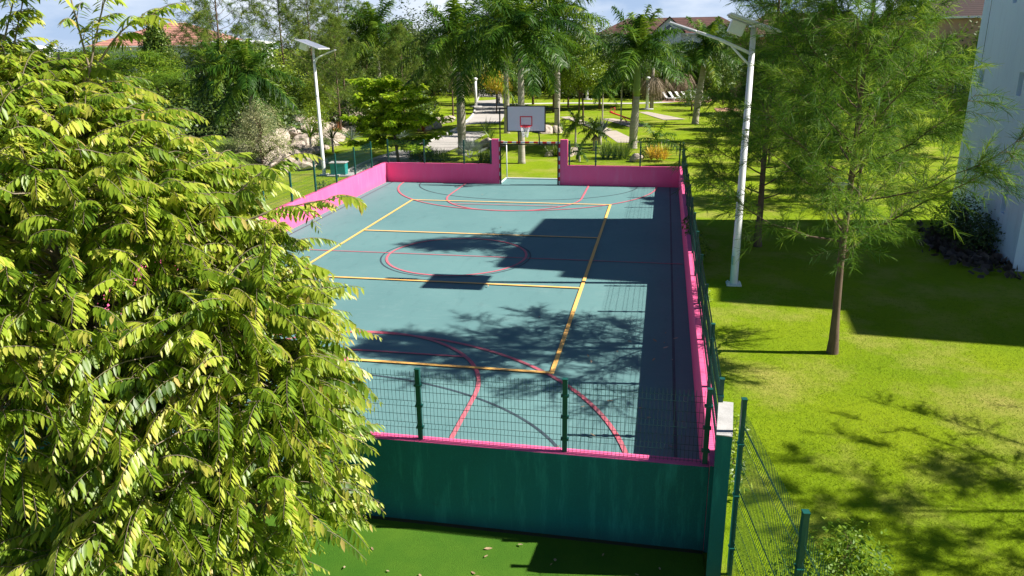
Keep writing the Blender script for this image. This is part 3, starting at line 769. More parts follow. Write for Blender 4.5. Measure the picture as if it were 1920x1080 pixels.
LF_GREY = leafmat('silvery_leaf', [(0, (0.160, 0.192, 0.088)), (.5, (0.304, 0.320, 0.144)), (1, (0.512, 0.496, 0.256))], .6, .25, .25)
LF_AGAVE = leafmat('blue_grey_blade', [(0, (.10, .14, .12)), (1, (.24, .29, .27))], .5, .1, .4)
LF_SILVER = leafmat('silver_fan_blade', [(0, (.30, .34, .33)), (1, (.52, .55, .53))], .5, .15, .4)
LF_FERN = leafmat('fern_leaf', [(0, (.05, .12, .010)), (.5, (.12, .23, .014)), (1, (.26, .36, .025))], .5, .4, .25)
LF_CROTON = leafmat('golden_leaf', [(0, (.26, .26, .015)), (.5, (.60, .46, .025)), (1, (.74, .46, .06))], .45, .38, .4)
LF_RED = leafmat('rusty_leaf', [(0, (.16, .05, .02)), (1, (.45, .16, .05))], .5, .3, .3)
TWIG = leafmat('twig_bark', [(0, (.17, .13, .09)), (1, (.30, .25, .19))], .9, 0, .1)

# ------------------------------------------------------------------ the big leafy tree near the camera
def sprays(lb, tw, O, D, Ls, leaf, r, npairs=13, tip=.35):
    n = len(O); K = npairs
    a = r.uniform(.05, .30, n)[:, None, None]; b = r.uniform(.35, .75, n)[:, None, None]
    s = np.linspace(0, 1, 7)[None, :, None]; Lc = Ls[:, None, None]
    P = O[:, None]+D[:, None]*Lc*s+UP*Lc*(a*s-b*s*s)
    tubes(tw, P, .006, .002, 3, r.uniform(.2, .8))
    sk = np.linspace(.10, 1.0, K)[None, :, None]+r.normal(0, .012, (n, K, 1))
    Pk = O[:, None]+D[:, None]*Lc*sk+UP*Lc*(a*sk-b*sk*sk)
    T = nrm(D[:, None]+UP*(a-2*b*sk)); S = nrm(np.cross(T, UP)+r.normal(0, .12, (n, 1, 3)))
    for side in (-1, 1):
        j = r.normal(0, .09, (n, K, 3))
        fwd = .35+.55*sk**2
        d = nrm(T*fwd+S*side*r.uniform(.55, .95, (n, K, 1))-UP*(r.uniform(.25, .75, (n, 1, 1))+r.normal(0, .08, (n, K, 1)))+j)
        nn = UP+S*side*.45+r.normal(0, .14, (n, K, 3)); nn = nrm(nn-d*(nn*d).sum(-1, keepdims=True))
        prof = (.62+.55*np.sin(np.pi*np.clip(sk[..., 0]*.85+.08, 0, 1)))*np.where(sk[..., 0] > .9, .72, 1)
        ln = leaf*prof*r.uniform(.85, 1.2, (n, 1))*r.uniform(.8, 1.15, (n, K)); wd = ln*r.uniform(.30, .38, (n, K))
        v = np.clip(r.uniform(.10, .84, (n, 1))+r.normal(0, .15, (n, K))+tip*np.clip(sk[..., 0]-.62, 0, 1)*1.5, 0, .955)
        yel = r.uniform(size=(n, K)) < .015; v = np.where(yel, 1.0, v)
        B = (Pk+S*side*.004).reshape(-1, 3)
        folded(lb, B, d.reshape(-1, 3), nn.reshape(-1, 3), ln.ravel(), wd.ravel(), r.uniform(.05, .5, n*K), v.ravel())

def leafy_tree():
    r = np.random.default_rng(11)
    base = np.array([.15, -16.7, -.45])
    root = empty('leafy_tree', tuple(base)); tag(root, 'big leafy tree with drooping yellow green leaves in front of the court', 'tree')
    blobs = [(0.1, -16.5, 4.0, 2.2, 2.2, 2.5, 1.0), (1.9, -16.55, 3.3, 1.35, 1.4, 1.45, 1.0), (2.3, -16.9, 2.0, 1.05, 1.1, 1.05, .9), (2.5, -16.7, 2.9, .75, .9, .9, .6), (1.55, -15.95, 5.2, .6, .75, .5, .45), (2.15, -16.15, 4.45, .65, .7, .55, .5), (-.25, -15.9, 6.25, .9, .9, .5, .5), (.55, -15.9, 5.75, .7, .75, .5, .45), (-1.1, -16.0, 6.5, .8, .9, .5, .4),
             (1.0, -16.2, 4.75, 1.0, 1.1, .9, .6), (-.75, -16.2, 5.8, 1.35, 1.35, 1.0, .6), (.9, -17.7, 1.5, 1.6, 1.2, 1.3, .9),
             (-1.9, -16.8, 3.6, 1.8, 1.7, 2.4, .6), (1.5, -17.6, 2.7, 1.1, .9, 1.0, .5), (-.3, -18.0, 3.2, 1.6, 1.0, 1.6, .7), (1.9, -17.5, .8, 1.0, 1.0, .9, .45), (-1.0, -18.0, 1.2, 1.6, 1.2, 1.4, .5)]
    lb = LB(); tw = LB(); O = []; D = []
    wts = np.array([b[6]*(b[3]*b[4]*b[5])**.66 for b in blobs]); cnt = (wts/wts.sum()*5200).astype(int)
    for b, n in zip(blobs, cnt):
        nd = rand_dirs(n, r); nd[:, 2] = np.where(nd[:, 2] < -.55, -nd[:, 2], nd[:, 2])
        rad = r.uniform(.30, 1.0, n)**.36
        p = np.array(b[:3])+nd*np.array(b[3:6])*rad[:, None]
        d = nd*np.array([1, 1, .35])+r.normal(0, .38, (n, 3))*np.array([1, 1, .5]); d[:, 2] += .12
        d = nrm(d); O.append(p-d*.32); D.append(d)
    O = np.concatenate(O); D = np.concatenate(D); Ls = r.uniform(.36, .74, len(O))
    # a few long shoots that leave the crown
    shoots = []
    def shoot(a, b, n=3, sag=.1):
        a = np.array(a); b = np.array(b); t = np.linspace(0, 1, 8)[:, None]
        P = a+(b-a)*t+UP*sag*np.sin(np.pi*t); shoots.append(P); return P
    xo, xd, xl = [], [], []
    for a, b, sag in [((1.7, -16.3, 4.75), (3.05, -15.95, 5.12), .06), ((.15, -15.9, 6.5), (.02, -15.9, 7.75), .0), ((.25, -15.85, 6.6), (.95, -15.7, 7.10), .12), ((-1.0, -16.0, 6.5), (-.5, -15.9, 7.6), 0),
                      ((1.9, -16.6, 2.9), (3.15, -16.6, 3.05), .2), ((1.8, -16.4, 3.9), (2.95, -16.3, 4.1), .2), ((2.2, -17.0, 2.1), (3.15, -16.9, 2.0), .2), ((1.5, -16.2, 4.6), (2.4, -16.0, 5.5), .15), ((2.0, -16.7, 2.5), (3.25, -16.7, 2.55), .15),
                      ((-1.2, -16.0, 6.2), (-1.35, -15.9, 7.75), 0), ((-.9, -15.95, 6.4), (-.55, -15.85, 7.35), .05), ((.1, -15.9, 6.4), (.5, -15.75, 7.5), .05)]:
        P = shoot(a, b, sag=sag)
        for k in range(9):
            f = (.25+.75*k/8)*7; i = min(6, int(f)); q = P[i]+(P[i+1]-P[i])*(f-i)
            d = nrm((P[-1]-P[0])*np.array([1, 1, .6])); s = nrm(np.cross(d, UP)); sd_ = (-1)**k
            xo.append(q); xd.append(nrm(d*(.9 if k < 8 else 1.5)+s*sd_*(.75 if k < 8 else .1)+UP*.15+r.normal(0, .12, 3))); xl.append(r.uniform(.30, .55))
    sprays(lb, tw, O, D, Ls, .116, r)
    sprays(lb, tw, np.array(xo), np.array(xd), np.array(xl), .115, r, 9)
    
    mb = MB(); B = Vector(base)
    def T(*p): return [Vector(q)-B for q in p]
    mb.tube(T((.15, -16.7, -.6), (.2, -16.65, .6), (.1, -16.6, 1.7), (.15, -16.55, 2.6)), [.17, .13, .115, .10], 10)
    limbs = []
    for b in blobs[:11]:
        c = Vector(b[:3]); s0 = Vector((.12, -16.58, min(2.5, max(.9, c.z-1.4)))); m_ = s0.lerp(c, .55)+Vector((0, 0, .18))
        mb.tube(T(s0, s0.lerp(m_, .5)+Vector((0, 0, .06)), m_, c, c+(c-s0)*.12), [.075, .06, .045, .028, .012], 7); limbs.append((m_, c))
    mb.build('trunk', BARKL, root)
    br = LB(); PP = []
    k = r.choice(len(O), 620, replace=False)
    for i in k:
        p = O[i]; j = int(np.argmin([np.linalg.norm(p-np.array(l[1])) for l in limbs])); a = np.array(limbs[j][1])+r.normal(0, .12, 3)
        t = np.linspace(0, 1, 6)[:, None]; PP.append(a+(p-a)*t+UP*.12*np.sin(np.pi*t)+r.normal(0, .02, (6, 3))*np.sin(np.pi*t))
    tubes(br, np.array(PP), .017, .006, 4, .6)
    tubes(br, np.array(shoots), .014, .005, 5, .5)
    lb.take(tw, 1).take(br, 1); cm = lb.mesh('crown'); cm.transform(Matrix.Translation(-B)); link('crown', cm, [LF_NEAR, TWIG], root)
    
leafy_tree()

# ------------------------------------------------------------------ feathery casuarinas
def casuarina_parts(h, spread, seed, nb=44, ntw=20, nn=20, z0=.27, width=.012, nlen=.27, lowp=.75, lean=0.0, m=None, droop=.25, dens=1.0):
    r = np.random.default_rng(seed)
    mb = MB(); zz = np.concatenate([[0, .015, .05], np.linspace(.12, 1, 8)])
    off = np.cumsum(r.normal(0, .012*h/8, (11, 2)), 0); off[:, 0] += lean*zz
    tp = np.stack([off[:, 0], off[:, 1], zz*h-.1], -1)
    mb.tube([tuple(q) for q in tp], list(np.interp(zz, [0, .08, 1], [.0165*h, .0100*h, .0015*h])), 9)
    lb = LB(); tw = LB(); BP = []
    def tr(t): return np.array([np.interp(t, zz, tp[:, k]) for k in range(3)])
    az = r.uniform(0, 6.28)
    for i in range(nb):
        t = z0+(1-z0)*((i+.5)/nb)**.9; az += 2.39996+r.normal(0, .3)
        f = (t-z0)/(1-z0); Lb = spread*(lowp+(1-lowp)*min(1, f*4))*(1-f)**.72*r.uniform(.72, 1.12)+.35
        el = R(18+34*f+r.normal(0, 6)); d = np.array([math.cos(az)*math.cos(el), math.sin(az)*math.cos(el), math.sin(el)])
        s = np.linspace(0, 1, 9)[:, None]; P = tr(t)+d*Lb*s+UP*Lb*(.24*s*s-.05*s)+np.cumsum(r.normal(0, .012*Lb, (9, 3)), 0)
        BP.append(P)
        mb.tube([tuple(q) for q in P], list(np.interp(np.linspace(0, 1, 9), [0, 1], [max(.007, .0026*h*(1-f)+.005), .003])), 5, cap=False)
        k = max(8, int(ntw*(.45+.55*Lb/spread)))
        st = r.uniform(.14, 1.0, k)**.8
        Q = np.stack([np.interp(st, s[:, 0], P[:, c]) for c in range(3)], -1)
        tang = nrm(P[-1]-P[0]); dd = nrm(tang*.75+rand_dirs(k, r)*.75+UP*.10)
        tl = r.uniform(.38, .85, k)*min(1.15, .55+Lb/spread*.6)*(h/8.5)
        u = np.linspace(0, 1, 5)[None, :, None]
        TP = Q[:, None]+dd[:, None]*tl[:, None, None]*u-UP*tl[:, None, None]*droop*u*u
        tubes(tw, TP, .006*h/8.5, .002, 3, .2)
        un = np.linspace(.05, 1.0, nn)[None, :, None]+r.normal(0, .02, (k, nn, 1))
        NB = Q[:, None]+dd[:, None]*tl[:, None, None]*un-UP*tl[:, None, None]*droop*un*un
        nd = nrm(dd[:, None]*.75+r.normal(0, .50, (k, nn, 3))-UP*.10)
        va = np.clip(.42+.25*r.normal(size=(k, 1))+.13*r.normal(size=(k, nn)), 0, 1)
        N_ = k*nn
        sdv = nrm(np.cross(nd.reshape(-1, 3), rand_dirs(N_, r)))
        ln = nlen*r.uniform(.6, 1.25, N_)*(h/8.5)**.5
        u3 = np.array([0, .5, 1.])[None, :, None]
        NP = NB.reshape(-1, 1, 3)+nd.reshape(-1, 1, 3)*ln[:, None, None]*u3-UP*ln[:, None, None]*.16*u3*u3
        strips(lb, NP, sdv, width*.6, width, width*.2, va.ravel())
    return mb, tw, lb, (m or LF_CAS)
def casuarina(name, loc, rz, label, *a, group='feathery casuarina trees', **k):
    mb, tw, lb, m = casuarina_parts(*a, **k)
    root = empty(name, loc, rz); tag(root, label, 'tree', group)
    mb.build('trunk', BARK, root); lb.take(tw, 1).build('crown', [m, TWIG], root)
    return root
casuarina('casuarina_tree', (10.55, -6.74, -.05), R(20), 'feathery casuarina with straight brown trunk on the sunlit lawn', 8.9, 3.05, 3, nb=50, ntw=30, nn=52, z0=.25, width=.011, nlen=.24, lowp=.9)
cb = casuarina('casuarina_tree', (9.96, 2.8, -.03), R(130), 'dark feathery casuarina just behind the tall white street lamp', 10.4, 2.7, 5, nb=50, ntw=28, nn=46, z0=.13, width=.014, nlen=.24, lowp=.95)
casuarina('casuarina_tree', (17.5, -11.7, -.05), R(200), 'feathery casuarina reaching in over the lawn from beside the white building', 6.8, 4.6, 8, nb=24, ntw=28, nn=40, z0=.10, width=.012, nlen=.24, lowp=1.0)
dup(cb, (12.6, 11.6, -.03), R(70), 0.56, 'feathery casuarina on the shaded lawn between the lamp and the stone bench')
dup(cb, (14.9, 10.6, -.03), R(250), 0.72, 'feathery casuarina close to the corner of the white building')
dup(cb, (12.6, 21.5, -.03), R(310), 0.55, 'feathery casuarina beyond the leaning palm trunk')
dup(cb, (17.6, 17.5, -.03), R(15), 0.66, 'broad feathery casuarina before the ochre house')
dup(cb, (24.5, 26, -.03), R(95), 0.70, 'feathery casuarina far behind the stone bench')
dup(cb, (14.5, 33, -.03), R(160), 0.78, 'feathery casuarina beside the brick terrace')
dup(cb, (21.5, 14.5, -.03), R(210), 0.82, 'feathery casuarina behind the white building corner')
cf = casuarina('casuarina_tree', (-33, 42, .8), 0, 'tall airy casuarina rising against the sky beside the salmon roof', 13.8, 5.6, 21, nb=46, ntw=20, nn=24, z0=.22, width=.032, nlen=.36, m=LF_CASF, droop=.4)
for (x, y, rz, sc, lab) in [(-29.5, 47, 40, .92, 'feathery casuarina second along the bank behind the airy one'), (-22.6, 38.5, 130, .80, 'feathery casuarina behind the solar panel of the far lamp'), (-27, 55, 200, .86, 'hazy casuarina top showing above the far lamp'),
                            (-18.6, 34, 300, .64, 'low feathery casuarina right of the far lamp pole'), (-20.5, 45.5, 20, .70, 'feathery casuarina left of the dark palm crown'), (-15.4, 40.5, 75, .60, 'feathery casuarina above the layered almond tree'),
                            (-13.8, 50.5, 110, .62, 'feathery casuarina between the dark palm and the path'), (-40, 50, 260, .62, 'feathery casuarina under the salmon roof')]:
    dup(cf, (x, y, bankz(x, y)-.1), R(rz), sc, lab)

# ------------------------------------------------------------------ palms
def palm_parts(h, shaft, fl, seed, nf=15, lmin=-26, r0=.20, nl=64, lw=.070, tilt=0.0, young=84):
    r = np.random.default_rng(seed)
    mb = MB(); zt = h; bulge = [(r0*1.35, -.1), (r0*1.15, .12), (r0, h*.18), (r0*1.14, h*.45), (r0*.85, h*.85), (r0*.72, h)]
    # trunk with a slight lean and ring scars
    n = 26; pts = []; rad = []
    for i in range(n):
        t = i/(n-1); z = -.1+t*(h+.1); pts.append((tilt*t**1.4, tilt*.3*t*t, z))
        rad.append(float(np.interp(z, [b[1] for b in bulge], [b[0] for b in bulge]))*(1+.018*(i % 2)))
    mb.tube(pts, rad, 14)
    top = np.array(pts[-1]); sh = MB()
    sh.tube([tuple(top+UP*z) for z in (-.02, shaft*.15, shaft*.5, shaft*.85, shaft)], [r0*.78, r0*.92, r0*.78, r0*.52, r0*.36], 12)
    lb = LB(); ap = top+UP*shaft
    for i in range(nf):
        f = i/(nf-1); el = R(young+(lmin-young)*f**.9+r.normal(0, 5)); az = i*2.39996+r.normal(0, .15); Lf = fl*r.uniform(.88, 1.08)*(.82 if f < .1 else 1)
        d = np.array([math.cos(az)*math.cos(el), math.sin(az)*math.cos(el), math.sin(el)]); hz = np.array([math.cos(az), math.sin(az), 0])
        K = 14; s = np.linspace(0, 1, K)[:, None]; sag = .08+.42*max(0, math.cos(el))**1.5
        P = ap-UP*.05*i/nf+d*Lf*s*(1-.10*s)+hz*Lf*.10*s*s-UP*Lf*sag*s**2.1
        tubes(lb, P[None], .035, .006, 5, .72)
        u = np.linspace(.09, .995, nl); LP = np.stack([np.interp(u, s[:, 0], P[:, c]) for c in range(3)], -1)
        T = nrm(np.stack([np.gradient(LP[:, c]) for c in range(3)], -1)); S = nrm(np.cross(T, UP)+1e-4); W = np.cross(S, T)
        ln = fl*.225*np.sin(np.pi*np.clip(u*.80+.14, 0, 1))**.6*r.uniform(.85, 1.1, nl)
        for side in (-1, 1):
            ph = r.normal(.15, .42, nl)[:, None]
            dl = nrm(S*side*np.cos(ph)+W*np.sin(ph)+T*.55+r.normal(0, .08, (nl, 3)))
            k3 = np.array([0, .35, .7, 1.])[None, :, None]; dr = r.uniform(.25, .80, nl)[:, None, None]
            LPp = LP[:, None]+dl[:, None]*ln[:, None, None]*k3-UP*ln[:, None, None]*dr*k3**2
            wv = nrm(np.cross(dl, W+r.normal(0, .3, (nl, 3))))
            strips(lb, LPp, wv, lw*.7, lw, lw*.18, np.clip(.38+.20*r.normal()+.10*r.normal(size=nl)+(.22 if f < .15 else 0), 0, .95))
    return mb, sh, lb
def palm(loc, label, *a, leaf=LF_PALM, group='royal palms round the lawn', name='royal_palm', dead=0, **k):
    mb, sh, lb = palm_parts(*a, **k)
    root = empty(name, loc); tag(root, label, 'palm tree', group)
    mb.build('trunk', PALMB, root); sh.build('crownshaft', SHAFT, root); lb.build('crown', leaf, root)
    if dead:
        dl = LB(); r = np.random.default_rng(k.get('seed', 1)+50); h_ = a[0]
        for i in range(dead):
            az = r.uniform(0, 6.28); hz = np.array([math.cos(az), math.sin(az), 0]); s = np.linspace(0, 1, 8)[:, None]; Lf = r.uniform(1.2, 1.9)
            P = np.array([0, 0, h_])+hz*Lf*.55*np.sin(s*1.4)-UP*Lf*s**1.6*.9
            tubes(dl, P[None], .025, .006, 4, .4); nl = 26; u = np.linspace(.2, 1, nl)
            LP = np.stack([np.interp(u, s[:, 0], P[:, c]) for c in range(3)], -1); dd = nrm(rand_dirs(nl, r)*.6-UP); ln = r.uniform(.3, .6, nl)
            strips(dl, LP[:, None]+dd[:, None]*ln[:, None, None]*np.array([0, .5, 1.])[None, :, None], nrm(np.cross(dd, rand_dirs(nl, r))), .03, .035, .01, r.uniform(0, 1, nl))
        dl.build('dead_fronds', LF_DEAD, root)
    return root
p1 = palm((-6.0, 23.9, -.03), 'royal palm with swollen grey trunk left of the backboard', 5.2, 1.7, 4.1, 31, nf=25, r0=.25, dead=3)
p2 = palm((-1.58, 20.9, -.03), 'tall royal palm with a white trunk standing right behind the hoop', 6.0, 1.4, 3.9, 32, nf=25, r0=.19)
p4 = palm((4.65, 28.3, -.03), 'royal palm with long green crownshaft rising from the grass clump', 3.4, 2.9, 3.9, 33, nf=23, lmin=-15, r0=.26, tilt=.15)
p3 = dup(p2, (-2.1, 40.4, -.03), R(140), 1.16, 'royal palm with pale trunk behind the stones right of the hoop')

dup(p2, (-5.6, 36.5, -.03), R(250), 1.06, 'royal palm crowding behind the left edge of the backboard')
p5 = palm((9.28, 44.6, -.03), 'leaning palm with grey trunk by the sun loungers', 5.4, .9, 3.6, 35, nf=24, r0=.26, tilt=.55, dead=4)
p7 = palm((-18.9, 44, .9), 'dark royal palm above the layered almond tree', 5.9, 1.2, 4.4, 36, nf=24, r0=.22)
p6 = palm((-19.0, 21.5, .9), 'bushy palm with stiff fronds left of the far lamp', 3.6, .8, 3.3, 37, nf=22, r0=.17, lmin=-60)



dup(p2, (-13.0, 68, -.03), R(310), 1.2, 'royal palm far along the concrete path')
dup(p6, (-24.5, 27.5, 1.3), R(80), .95, 'bushy palm half hidden by the leafy tree')
def thatch_palm(loc, h, rad, label, seed, leaf):
    r = np.random.default_rng(seed); root = empty('skirted_palm', loc); tag(root, label, 'palm tree')
    mb = MB(); mb.tube([(0, 0, -.1), (.03, 0, h*.5), (0, 0, h)], [.22, .18, .16], 10); mb.build('trunk', PALMB, root)
    def fans(n, e0, e1, L0, m, nm, zoff):
        lb = LB()
        for i in range(n):
            az = i*2.39996; el = R(e0+(e1-e0)*i/max(1, n-1)+r.normal(0, 6)); d = np.array([math.cos(az)*math.cos(el), math.sin(az)*math.cos(el), math.sin(el)])
            c = np.array([0, 0, h+zoff])+d*L0*.55; tubes(lb, np.stack([np.array([0, 0, h+zoff]), c])[None], .018, .012, 4, .5)
            s = nrm(np.cross(d, UP)); k = 26; an = np.linspace(-1.25, 1.25, k); dd = nrm(d*np.cos(an)[:, None]+s*np.sin(an)[:, None]-UP*.12+r.normal(0, .05, (k, 3)))
            ln = L0*.62*np.cos(an*.45)*r.uniform(.85, 1.05, k); k4 = np.array([0, .4, .75, 1.])[None, :, None]
            P = c+dd[:, None]*ln[:, None, None]*k4-UP*ln[:, None, None]*.45*k4**2.2
            strips(lb, P, nrm(np.cross(dd, np.cross(s, d)+r.normal(0, .2, (k, 3)))), .02, .05, .008, np.clip(.45+.2*r.normal()+.1*r.normal(size=k), 0, .95))
        lb.build(nm, m, root)
    fans(22, 80, -20, rad, leaf, 'crown', 0)
    fans(24, -35, -86, rad*1.1, LF_DEAD, 'dead_skirt', -.15)
    return root
thatch_palm((5.3, 60.5, -.03), 4.3, 2.3, 'fan palm with a big hanging skirt of dead brown leaves', 41, LF_PALM)
tp = thatch_palm((8.0, 74.5, -.03), 4.4, 2.6, 'dark fan palm with brown skirt behind the sun loungers', 42, LF_PALM)

# ------------------------------------------------------------------ broadleaf trees and shrubs
def clumps(blobs, ncl, per, spread, ln, wd, seed, lb=None, shell=.55, upb=.5, droop=0.0, folded_=False):
    r = np.random.default_rng(seed); lb = lb or LB()
    w = np.array([(b[3]*b[4]*b[5])**.66 for b in blobs]); cnt = np.maximum(1, (w/w.sum()*ncl)).astype(int)
    for b, n in zip(blobs, cnt):
        nd = rand_dirs(n, r); rad = r.uniform(shell**3, 1, n)**(1/3)
        c = np.array(b[:3])+nd*np.array(b[3:6])*rad[:, None]
        vv = np.clip(.45+.24*r.normal(size=n), .02, .98)
        p = c[:, None]+r.normal(0, 1, (n, per, 3))*np.array(spread)*.5
        o = nrm(nd[:, None]*.7+rand_dirs(n*per, r).reshape(n, per, 3)*.8+UP*.1)
        nn = nrm(nd[:, None]*.4+UP*upb+rand_dirs(n*per, r).reshape(n, per, 3)*.6); d = nrm(o-nn*(o*nn).sum(-1, keepdims=True)-UP*droop)
        l = ln*r.uniform(.65, 1.25, (n, per)); v = np.clip(vv[:, None]+.12*r.normal(size=(n, per)), 0, 1)
        args = (lb, p.reshape(-1, 3), d.reshape(-1, 3), nn.reshape(-1, 3), l.ravel(), (l*wd).ravel())
        if folded_: folded(*args, r.uniform(.0, .5, n*per), v.ravel())
        else: diamonds(*args, v.ravel())
    return lb
def tree(name, loc, label, blobs, ncl, per, spread, ln, wd, seed, leaf, th, tr_=.10, bark=BARK, group=None, cat='tree', stems=1, **k):
    root = empty(name, loc); tag(root, label, cat, group)
    lb = clumps(blobs, ncl, per, spread, ln, wd, seed, **k)
    r = np.random.default_rng(seed+9); mb = MB()
    for q in range(stems):
        a = r.uniform(0, 6.28); e = .25*(stems > 1); bx, by = e*math.cos(a), e*math.sin(a)
        mb.tube([(bx, by, -.15), (bx*.9+.02, by*.9, th*.5), (bx*.6, by*.6, th)], [tr_, tr_*.8, tr_*.65], 8)
        for b in blobs:
            c = Vector(b[:3]); s0 = Vector((bx*.6, by*.6, th*.96))
            mb.tube([s0, s0.lerp(c, .5)+Vector((r.normal(0, .12), r.normal(0, .12), .1)), c], [tr_*.55, tr_*.35, tr_*.12], 6, cap=False)
            for _ in range(3):
                e2 = c+Vector(rand_dirs(1, r)[0]*np.array(b[3:6])*.8); mb.tube([s0.lerp(c, .55), c.lerp(e2, .4), e2], [tr_*.25, tr_*.15, tr_*.05], 5, cap=False)
    mb.build('trunk', bark, root); lb.build('crown', leaf, root)
    return root

# layered almond tree behind the far wall
def almond():
    r = np.random.default_rng(60); root = empty('almond_tree', (-9.05, 20.3, -.03)); tag(root, 'layered almond tree with flat tiers of bright lime leaves', 'tree')
    mb = MB(); lb = LB()
    mb.tube([(0, 0, -.1), (-.1, 0, 1.0), (-.25, 0, 2.4), (-.3, 0, 4.9)], [.11, .09, .075, .02], 8)
    for z, rad, nb, dx in ((1.3, 2.8, 10, 1.3), (2.1, 2.5, 9, -1.1), (2.75, 3.1, 12, .7), (3.5, 2.6, 11, -.7), (4.15, 2.0, 8, .9), (4.75, 1.5, 7, -.8)):
        for k in range(nb):
            a = 2*pi*k/nb+r.normal(0, .2); L_ = rad*r.uniform(.4, 1.15); d = np.array([math.cos(a), math.sin(a), 0])
            s0 = np.array([-.1-.05*z, 0, z-.15]); e = s0+d*L_+UP*r.uniform(-.1, .4)+np.array([dx*.4, 0, 0])
            mb.tube([tuple(s0), tuple((s0+e)/2+UP*.06), tuple(e)], [.035, .022, .010], 5, cap=False)
            for f in np.linspace(.35, 1.0, int(4+L_*2.2)):
                for q in range(3):
                    c = s0+(e-s0)*f+np.array([r.normal(0, .22), r.normal(0, .22), r.normal(.05, .07)]); m_ = 9; az = np.arange(m_)*2*pi/m_+r.uniform(0, 6); el = r.uniform(-.6, .8, m_)
                    dd = np.stack([np.cos(az)*np.cos(el), np.sin(az)*np.cos(el), np.sin(el)], -1); nn = nrm(UP-dd*dd[:, 2:3]+r.normal(0, .5, (m_, 3)))
                    l = r.uniform(.19, .32, m_); folded(lb, np.repeat(c[None], m_, 0), dd, nn, l, l*.52, r.uniform(.1, .5, m_), np.clip(r.normal(.5, .22)+.1*r.normal(size=m_), 0, 1))
    mb.build('trunk', BARK, root); lb.build('crown', LF_ALMOND, root)
almond()
tree('broadleaf_tree', (-.65, 45.0, -.03), 'pale green bushy tree with twin thin trunks beyond the stones', [(0, 0, 4.8, 2.2, 2.0, 1.6), (-.4, .2, 6.5, 1.7, 1.6, 1.6), (1.1, -.2, 3.7, 1.4, 1.3, 1.1), (-1.3, 0, 3.6, 1.2, 1.2, 1.0), (.3, 0, 7.9, 1.0, 1.0, .9)], 900, 18, .42, .17, .5, 61, LF_LIME, 2.6, .10, stems=2)
tree('silvery_bush', (-16.2, 16.8, .0), 'silvery grey green bush on the rock bank beside the lamp', [(0, 0, 1.9, 1.7, 1.5, 1.3), (.3, 0, 3.0, 1.1, 1.0, .8), (-1.0, .3, 1.3, 1.1, 1.1, .9), (1.1, -.2, 1.4, .9, .9, .8)], 520, 22, .34, .10, .42, 62, LF_GREY, .8, .08, stems=3, cat='bush')
tree('conical_tree', (-52, 60, 1.0), 'dark green pointed tree in front of the salmon roof', [(0, 0, 3.5, 2.2, 2.2, 1.6), (0, 0, 5.2, 1.8, 1.8, 1.3), (.1, 0, 6.8, 1.3, 1.3, 1.2), (0, 0, 8.1, .7, .7, .9), (1.2, 0, 4.5, 1.2, 1.2, .9), (-1.0, 0, 6.0, .9, .9, .7), (0, 0, 7.4, .9, .9, 1.0)], 1000, 14, .6, .30, .5, 63, LF_BROAD, 2.2, .15)
fern = tree('fern_leaf_tree', (-37, 36, .6), 'spreading fern leaved tree below the salmon roof', [(0, 0, 5.6, 1.7, 1.6, .5), (2.6, -1, 4.3, 1.7, 1.6, .4), (-2.6, .5, 4.9, 1.5, 1.5, .45), (.8, -1.8, 3.4, 1.9, 1.5, .4), (4.0, 0, 3.0, 1.5, 1.4, .35), (-1.6, -1.2, 4.2, 1.4, 1.3, .4), (1.3, 1.2, 5.0, 1.3, 1.3, .4)], 420, 24, (.95, .95, .16), .30, .24, 64, LF_FERN, 2.4, .14, group='fern leaved trees at the left', upb=1.2, droop=.15)
for (x, y, rz, sc, lab) in [(-30, 29, 140, .62, 'low fern leaved tree just above the leafy tree'), (-46, 42, 60, .95, 'fern leaved tree furthest towards the white house'), (-26.5, 35.5, 220, .66, 'fern leaved tree behind the bushy palm')]:
    dup(fern, (x, y, bankz(x, y)-.1), R(rz), sc, lab)
bt = tree('round_tree', (-23.5, 31, 1.2), 'rounded green tree behind the silvery bush', [(0, 0, 2.6, 1.7, 1.6, 1.3), (.8, .3, 3.6, 1.2, 1.2, 1.0), (-1.0, 0, 2.0, 1.2, 1.2, .9)], 320, 16, .5, .20, .48, 65, LF_BROAD, 1.2, .10, group='rounded green trees in the planting')
for i, (x, y, rz, sc, lab) in enumerate([(-30, 40.5, 40, 1.25, 'rounded green tree by the teal screen'), (-37, 48, 90, 1.5, 'rounded green tree under the airy casuarina'), (-17.0, 38.0, 150, 1.0, 'rounded green tree behind the almond tree'), (-21.2, 50.5, 10, 1.25, 'rounded green tree below the dark palm'),
     (-9.6, 60, 220, 1.2, 'rounded green tree beside the far path lamp'), (-3.8, 62, 280, 1.3, 'rounded green tree beyond the footpath'), (13.0, 66, 60, 1.3, 'rounded green tree beside the sun loungers'), (18, 45, 20, 1.2, 'rounded green tree in front of the ochre house'), (23, 50, 130, 1.6, 'rounded green tree right of the ochre house'), (20.5, 33, 180, 1.3, 'rounded green tree behind the lawn casuarina')]):
    dup(bt, (x, y, (bankz(x, y) if x < -15 else 0)-.1), R(rz), sc, lab)
dk = tree('dense_tree', (-4.6, 56, -.05), 'dense dark tree behind the backboard palms', [(0, 0, 4.2, 2.2, 2.0, 1.9), (.9, .2, 5.8, 1.6, 1.6, 1.4), (-1.2, 0, 3.2, 1.5, 1.5, 1.2), (1.5, 0, 3.0, 1.4, 1.4, 1.1)], 900, 18, .55, .22, .5, 165, LF_FAR, 2.0, .14, group='dense dark trees beyond the palms')
